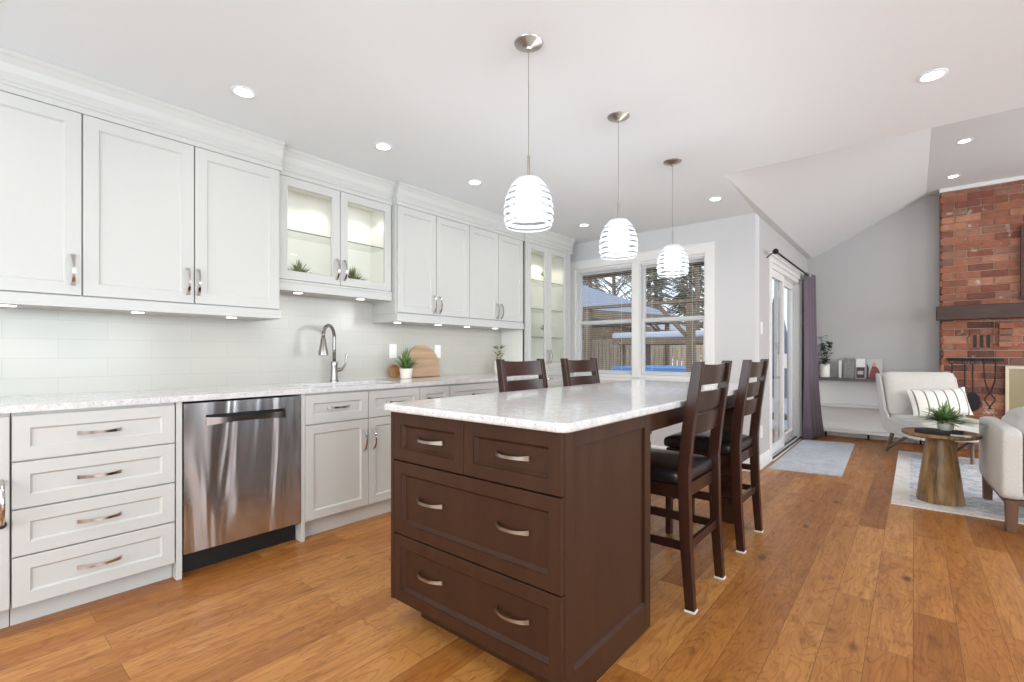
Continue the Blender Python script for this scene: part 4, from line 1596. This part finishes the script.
# lumbar pillow
t = thing('lumbar_pillow', 'long cream pillow with thin dark stripes leaning on the lounge chair', 'pillow', (0, 0, 0))
m = MB()
bm = bmesh.new()
bmesh.ops.create_grid(bm, x_segments=28, y_segments=14, size=1)
gv = [v.co.copy() for v in bm.verts]
gf = [tuple(v.index for v in f.verts) for f in bm.faces]
bm.free()
for sgn in (1, -1):
    vs = []
    for p in gv:
        th = .075 * ((1 - abs(p.x) ** 3) * (1 - abs(p.y) ** 2.6)) ** .6 if abs(p.x) < 1 and abs(p.y) < 1 else 0
        pin = 1 - .06 * (1 - p.y * p.y) * abs(p.x) ** 6
        vs.append((p.x * .275 * pin, -th * sgn, p.y * .155 * (1 - .12 * (1 - p.x * p.x))))
    m.add(vs, gf)
m.build('cover', 'stripe', t, smooth=True, local=True)
f_ = Vector((math.sin(R(27)), -math.cos(R(27)), 0))
s_v = Vector((math.cos(R(27)), math.sin(R(27)), 0))
pc = Vector((.20, 6.84, .60)) + f_ * (-.07) + s_v * .05
t.location = pc
t.rotation_euler = (R(-20), R(-4), R(27))

# ------------------------------------------------------------------ round side table
TX, TY = .155, 4.86
t = thing('side_table', 'round mango wood side table on a flared drum base', 'table', (TX, TY, .0105))
MB().lathe([(.138, .011), (.139, .03), (.112, .26), (.085, .46), (.083, .492)], (TX, TY, 0), 40).build('base', 'tablewood', t, smooth='angle')
MB().lathe([(.18, .493), (.220, .505), (.229, .512), (.229, .530), (.223, .534), (.213, .528), (.001, .528)], (TX, TY, 0), 48).build('table_top', 'tablewood', t, smooth='angle')
o = MB().box(-.13, .13, -.08, .08, 0, .022).build('book', 'black', bev=.002)
o.location = (TX - .01, TY - .05, .529)
o.rotation_euler = (0, 0, R(-8))
tag(o, 'large black book lying on the round side table under the plant', 'book')
o = MB().box(-.055, .055, -.035, .035, 0, .010).build('card', 'white_cover', bev=.001)
o.location = (TX + .11, TY - .150, .5295)
o.rotation_euler = (0, 0, R(-12))
tag(o, 'small pale card lying at the front edge of the round side table', 'card')
t = thing('fern_planter', 'feathery green fern in a small white bowl on the side table book', 'plant', (TX + .03, TY - .03, .552))
px, py, pz = TX + .03, TY - .03, .5515
MB().lathe([(.032, pz), (.046, pz + .018), (.050, pz + .048), (.046, pz + .070), (.040, pz + .070), (.001, pz + .06)], (px, py, 0), 28).build('bowl', 'ceramic', t, smooth='angle')
leafy(MB(), (px, py, pz + .055), 260, .165, 1.2, .010, .75, 77, .0).build('foliage', 'fern', t)

# ------------------------------------------------------------------ near armchair, cut by the right edge
t = thing('armchair', 'oatmeal tub armchair cut by the right edge, wooden legs on the rug', 'armchair', (.86, 4.75, 0))
x0, x1, y0, y1 = .40, 1.22, 4.36, 5.18


def soft_world(c, sz, r, puff=(0, 0, 0), n=9, rot=None):
    return MB().soft(c, sz, r, n, puff, rot)


soft_world((.485, 4.755, .425), (.11, .86, .44), .030, (.004, 0, .012), 10).build('backrest', 'linen', t, smooth=True)
soft_world((.875, 4.385, .415), (.66, .12, .42), .030, (0, .004, .010), 10).build('arm', 'linen', t, smooth=True)
soft_world((.875, 5.125, .415), (.66, .12, .42), .030, (0, .004, .010), 10).build('arm', 'linen', t, smooth=True)
soft_world((.88, 4.755, .36), (.66, .61, .18), .05, (0, 0, .02), 8).build('seat_cushion', 'linen', t, smooth=True)
soft_world((.64, 4.755, .56), (.19, .60, .30), .07, (.03, 0, .05), 9, Matrix.Rotation(R(-6), 3, 'Y')).build('back_cushion', 'linen', t, smooth=True)
MB().box(.46, 1.24, 4.36, 4.40, .165, .205).box(.46, 1.24, 5.14, 5.18, .165, .205).box(.46, .50, 4.40, 5.14, .165, .205).box(1.20, 1.24, 4.40, 5.14, .165, .205).build('base_frame', 'legwood', t, bev=.003)
for (x, y) in ((.46, 4.335), (1.20, 4.335), (.46, 5.15), (1.20, 5.15)):
    fz = .0 if y < 4.5 else .0115
    MB().prism([(0, fz), (.05, fz), (.055, .20), (-.004, .20)], (x, y, 0), UX, UZ, UY, .05).build('leg', 'legwood', t, bev=.003)
t.location.x -= .030
t.rotation_euler = (0, 0, R(2.7))

# ------------------------------------------------------------------ backyard
MB().box(-30, 6, 5.3, 40, -.35, -.15).build('snowy_ground', 'snow')
bpy.data.objects['snowy_ground']['kind'] = 'structure'
MB().box(-30, XD - .4, YN + .2, 40, -.149, -.14).build('snow_cover', 'snow')['kind'] = 'structure'
# house eave seen at the top of the window
tag(MB().box(-4.6, XD - .2, YN + .155, YN + .77, 2.20, 2.26).box(-4.6, XD - .2, YN + .7705, YN + .80, 2.15, 2.32).build('roof_eave', 'post'), 'brown roof overhang seen at the top of the nook window', 'eave')
M['roof_blue'] = mat('slate_blue_roof', srgb(126, 134, 150), .7)
# neighbouring pavilion with snow on a hipped roof
t = thing('garden_pavilion', 'snow-covered hipped pavilion roof on posts beyond the nook window', 'pavilion', (-7.6, 12.3, -.14))
e = [(-6.35, 9.6, 2.22), (-5.3, 13.9, 2.22), (-10.5, 15.0, 2.22), (-11.6, 10.8, 2.22)]
ap = (-8.6, 12.4, 3.55)
m = MB().add([*e, ap], [(0, 1, 4), (1, 2, 4), (2, 3, 4), (3, 0, 4), (3, 2, 1, 0)])
m.build('roof', 'roof_blue', t)
m = MB()
for i in range(4):
    a, b = Vector(e[i]), Vector(e[(i + 1) % 4])
    n_ = (b - a).cross(Vector((0, 0, 1))).normalized()
    m.prism([(0, -.22), (.08, -.22), (.08, -.01), (0, -.01)], a, -n_, UZ, (b - a).normalized(), (b - a).length)
m.build('fascia', 'post', t)
for i, q in enumerate(e):
    c_ = Vector(q).lerp(Vector((ap[0], ap[1], 2.2)), .08)
    MB().tube([(c_.x, c_.y, -.14), (c_.x, c_.y, 2.1)], .075, 8).build('post', 'post', t)
    for j in (1, 3):
        d_ = (Vector(e[(i + j) % 4]) - Vector(q)).normalized()
        MB().tube([(c_.x, c_.y, 1.5), (c_.x + d_.x * .7, c_.y + d_.y * .7, 2.1)], .04, 6).build('brace', 'post', t)
# lean-to roof behind
t = thing('shed', 'brown shed with a snowy sloping roof behind the pavilion', 'shed', (-9.5, 17, -.14))
m = MB().prism([(0, 3.9), (7.5, 2.0), (7.5, 2.2), (0, 4.15)], (-14.5, 16.5, 0), UX, UZ, UY, 3.5)
m.build('roof', 'snow', t)
MB().prism([(0, 3.7), (7.5, 1.8), (7.5, 2.0), (0, 3.9)], (-14.5, 16.45, 0), UX, UZ, UY, 3.4).build('fascia', 'post', t)
MB().box(-14.2, -8.2, 16.7, 19.8, -.14, 2.2).build('wall', 'post', t)
# second low roof with snow, seen in the right window
t = thing('swim_spa_shelter', 'low timber shelter with a flat snowy roof beyond the right window', 'shelter', (-4.6, 12.6, -.14))
MB().box(-6.0, -3.2, 11.2, 13.2, 1.50, 1.66).build('snow_layer', 'snow', t, bev=.05)
MB().box(-6.0, -3.2, 11.2, 13.2, 1.36, 1.499).build('roof', 'post', t)
for (x, y) in ((-5.8, 11.4), (-3.4, 11.4), (-5.8, 13.0), (-3.4, 13.0)):
    MB().box(x - .05, x + .05, y - .05, y + .05, -.14, 1.359).build('post', 'post', t)
# nearby pergola post with brace
t = thing('pergola', 'brown timber pergola post and beam just outside the right window', 'pergola', (-2.9, 8.2, -.14))
MB().box(-2.98, -2.86, 8.2, 8.32, -.14, 1.99).build('post', 'post', t)
MB().box(-5.3, -2.5, 8.18, 8.34, 2.0, 2.05).build('beam', 'post', t)
MB().tube([(-2.92, 8.26, 1.35), (-3.5, 8.26, 1.98)], .04, 6).build('brace', 'post', t)
MB().box(-5.0, -4.88, 8.2, 8.32, -.14, 1.99).build('post', 'post', t)
# hot tub
M['tub_blue'] = mat('blue_cover', srgb(62, 118, 178), .5)
t = thing('hot_tub', 'blue covered hot tub standing low beyond the right window', 'hot tub', (-3.6, 9.4, -.14))
MB().box(-4.7, -3.1, 8.9, 10.3, -.14, .72).build('shell', 'post', t, bev=.04)
MB().box(-4.75, -3.05, 8.85, 10.35, .722, .86).build('cover', 'tub_blue', t, bev=.03)
# fence
t = thing('wooden_fence', 'weathered vertical board fence across the back of the yard', 'fence', (-8, 15.2, -.14))
m = MB()
x = -16.0
rnd = random.Random(3)
while x < -1.0:
    m.box(x, x + .125, 15.2, 15.22, -.14, 1.62 + rnd.uniform(-.02, .02))
    x += .15
m.build('boards', 'fence', t)
MB().box(-16, -1, 15.221, 15.26, .1, .19).box(-16, -1, 15.221, 15.26, 1.3, 1.39).build('rail', 'fence', t)
for k in range(7):
    MB().box(-15.5 + k * 2.3, -15.38 + k * 2.3, 15.262, 15.36, -.14, 1.75).build('post', 'post', t)


def tree(x, y, h, seed, lab, leaf=None):
    rnd = random.Random(seed)
    t = thing('bare_tree' if leaf is None else 'conifer_tree', lab, 'tree', (x, y, -.14), 'trees beyond the fence')
    m = MB().tube([(x, y, -.14), (x + .1, y, h * .5), (x, y, h)], [.16, .11, .03], 8)
    if leaf is None:
        for k in range(70):
            z = h * rnd.uniform(.18, .95)
            a = rnd.uniform(0, 2 * PI)
            l = h * .28 * (1.1 - z / h) + .5
            p = Vector((x, y, z))
            q = p + Vector((math.cos(a) * l, math.sin(a) * l, l * .6))
            m.tube([p, p.lerp(q, .5) + Vector((0, 0, .1)), q], [.035, .02, .006], 5)
            for s in range(5):
                pp = p.lerp(q, rnd.uniform(.3, .95))
                aa = a + rnd.uniform(-1.2, 1.2)
                ll = l * .45
                m.tube([pp, pp + Vector((math.cos(aa) * ll, math.sin(aa) * ll, ll * .5))], [.012, .004], 4)
        m.build('branches', 'bark', t)
    else:
        m.build('trunk', 'bark', t)
        f = MB()
        for k in range(900):
            z = h * rnd.uniform(.12, 1)
            rr = (1.05 - z / h) * h * .22 * rnd.uniform(.5, 1)
            a = rnd.uniform(0, 2 * PI)
            p = Vector((x + math.cos(a) * rr, y + math.sin(a) * rr, z))
            d_ = Vector((math.cos(a), math.sin(a), -.35)) * .45
            s1 = Vector((-math.sin(a), math.cos(a), 0)) * .16
            f.add([p - d_ * .3, p + s1, p + d_, p - s1], [(0, 1, 2, 3)])
        f.build('foliage', 'conifer', t)


M['conifer'] = m_foliage('conifer_needles', srgb(92, 104, 88), srgb(150, 154, 122))
tree(-14.5, 21, 9, 1, 'tall bare tree beyond the fence, leftmost in the nook window')
tree(-12.0, 22.5, 8, 2, 'bare branching tree beyond the fence, above the pavilion roof')
tree(-9.8, 21, 8.5, 3, 'bare tree beyond the fence, by the window mullion')
tree(-10.8, 25, 8, 4, 'green conifer beyond the fence at the middle of the window', 1)
tree(-8.2, 23, 7, 5, 'green conifer beyond the fence behind the far pendant', 1)
tree(-6.9, 20, 7.5, 6, 'bare tree beyond the fence in the right window')
tree(-6.2, 25, 7.5, 7, 'green conifer beyond the fence at the right side of the right window', 1)
tree(-15.5, 26, 8, 8, 'green conifer beyond the fence at the left side of the window', 1)
# closed patio umbrella outside the sliding door
M['blue_cloth'] = m_fabric('slate_blue_cloth', srgb(88, 102, 136), srgb(104, 118, 152), 60, .1)
t = thing('patio_umbrella', 'closed slate-blue patio umbrella standing outside the glass door', 'umbrella', (-2.05, 10.5, -.14))
MB().tube([(-2.05, 10.5, -.139), (-2.05, 10.5, 2.35)], .02, 10).build('pole', 'sash', t)
m = MB()
vs = []
N = 48
prof = [(2.28, .03), (2.0, .08), (1.4, .17), (.8, .25), (.3, .31)]
for z, r_ in prof:
    for j in range(N):
        q = 2 * PI * j / N
        rr = r_ * (1 + .22 * math.cos(8 * q))
        vs.append((-2.05 + rr * math.cos(q), 10.5 + rr * math.sin(q), z))
m.add(vs, [(i * N + j, i * N + (j + 1) % N, (i + 1) * N + (j + 1) % N, (i + 1) * N + j) for i in range(len(prof) - 1) for j in range(N)])
m.build('canopy', 'blue_cloth', t, smooth=True)
MB().lathe([(.24, -.139), (.24, -.06), (.05, -.03), (.03, .1), (.001, .1)], (-2.05, 10.5, 0), 24).build('base', 'iron', t)
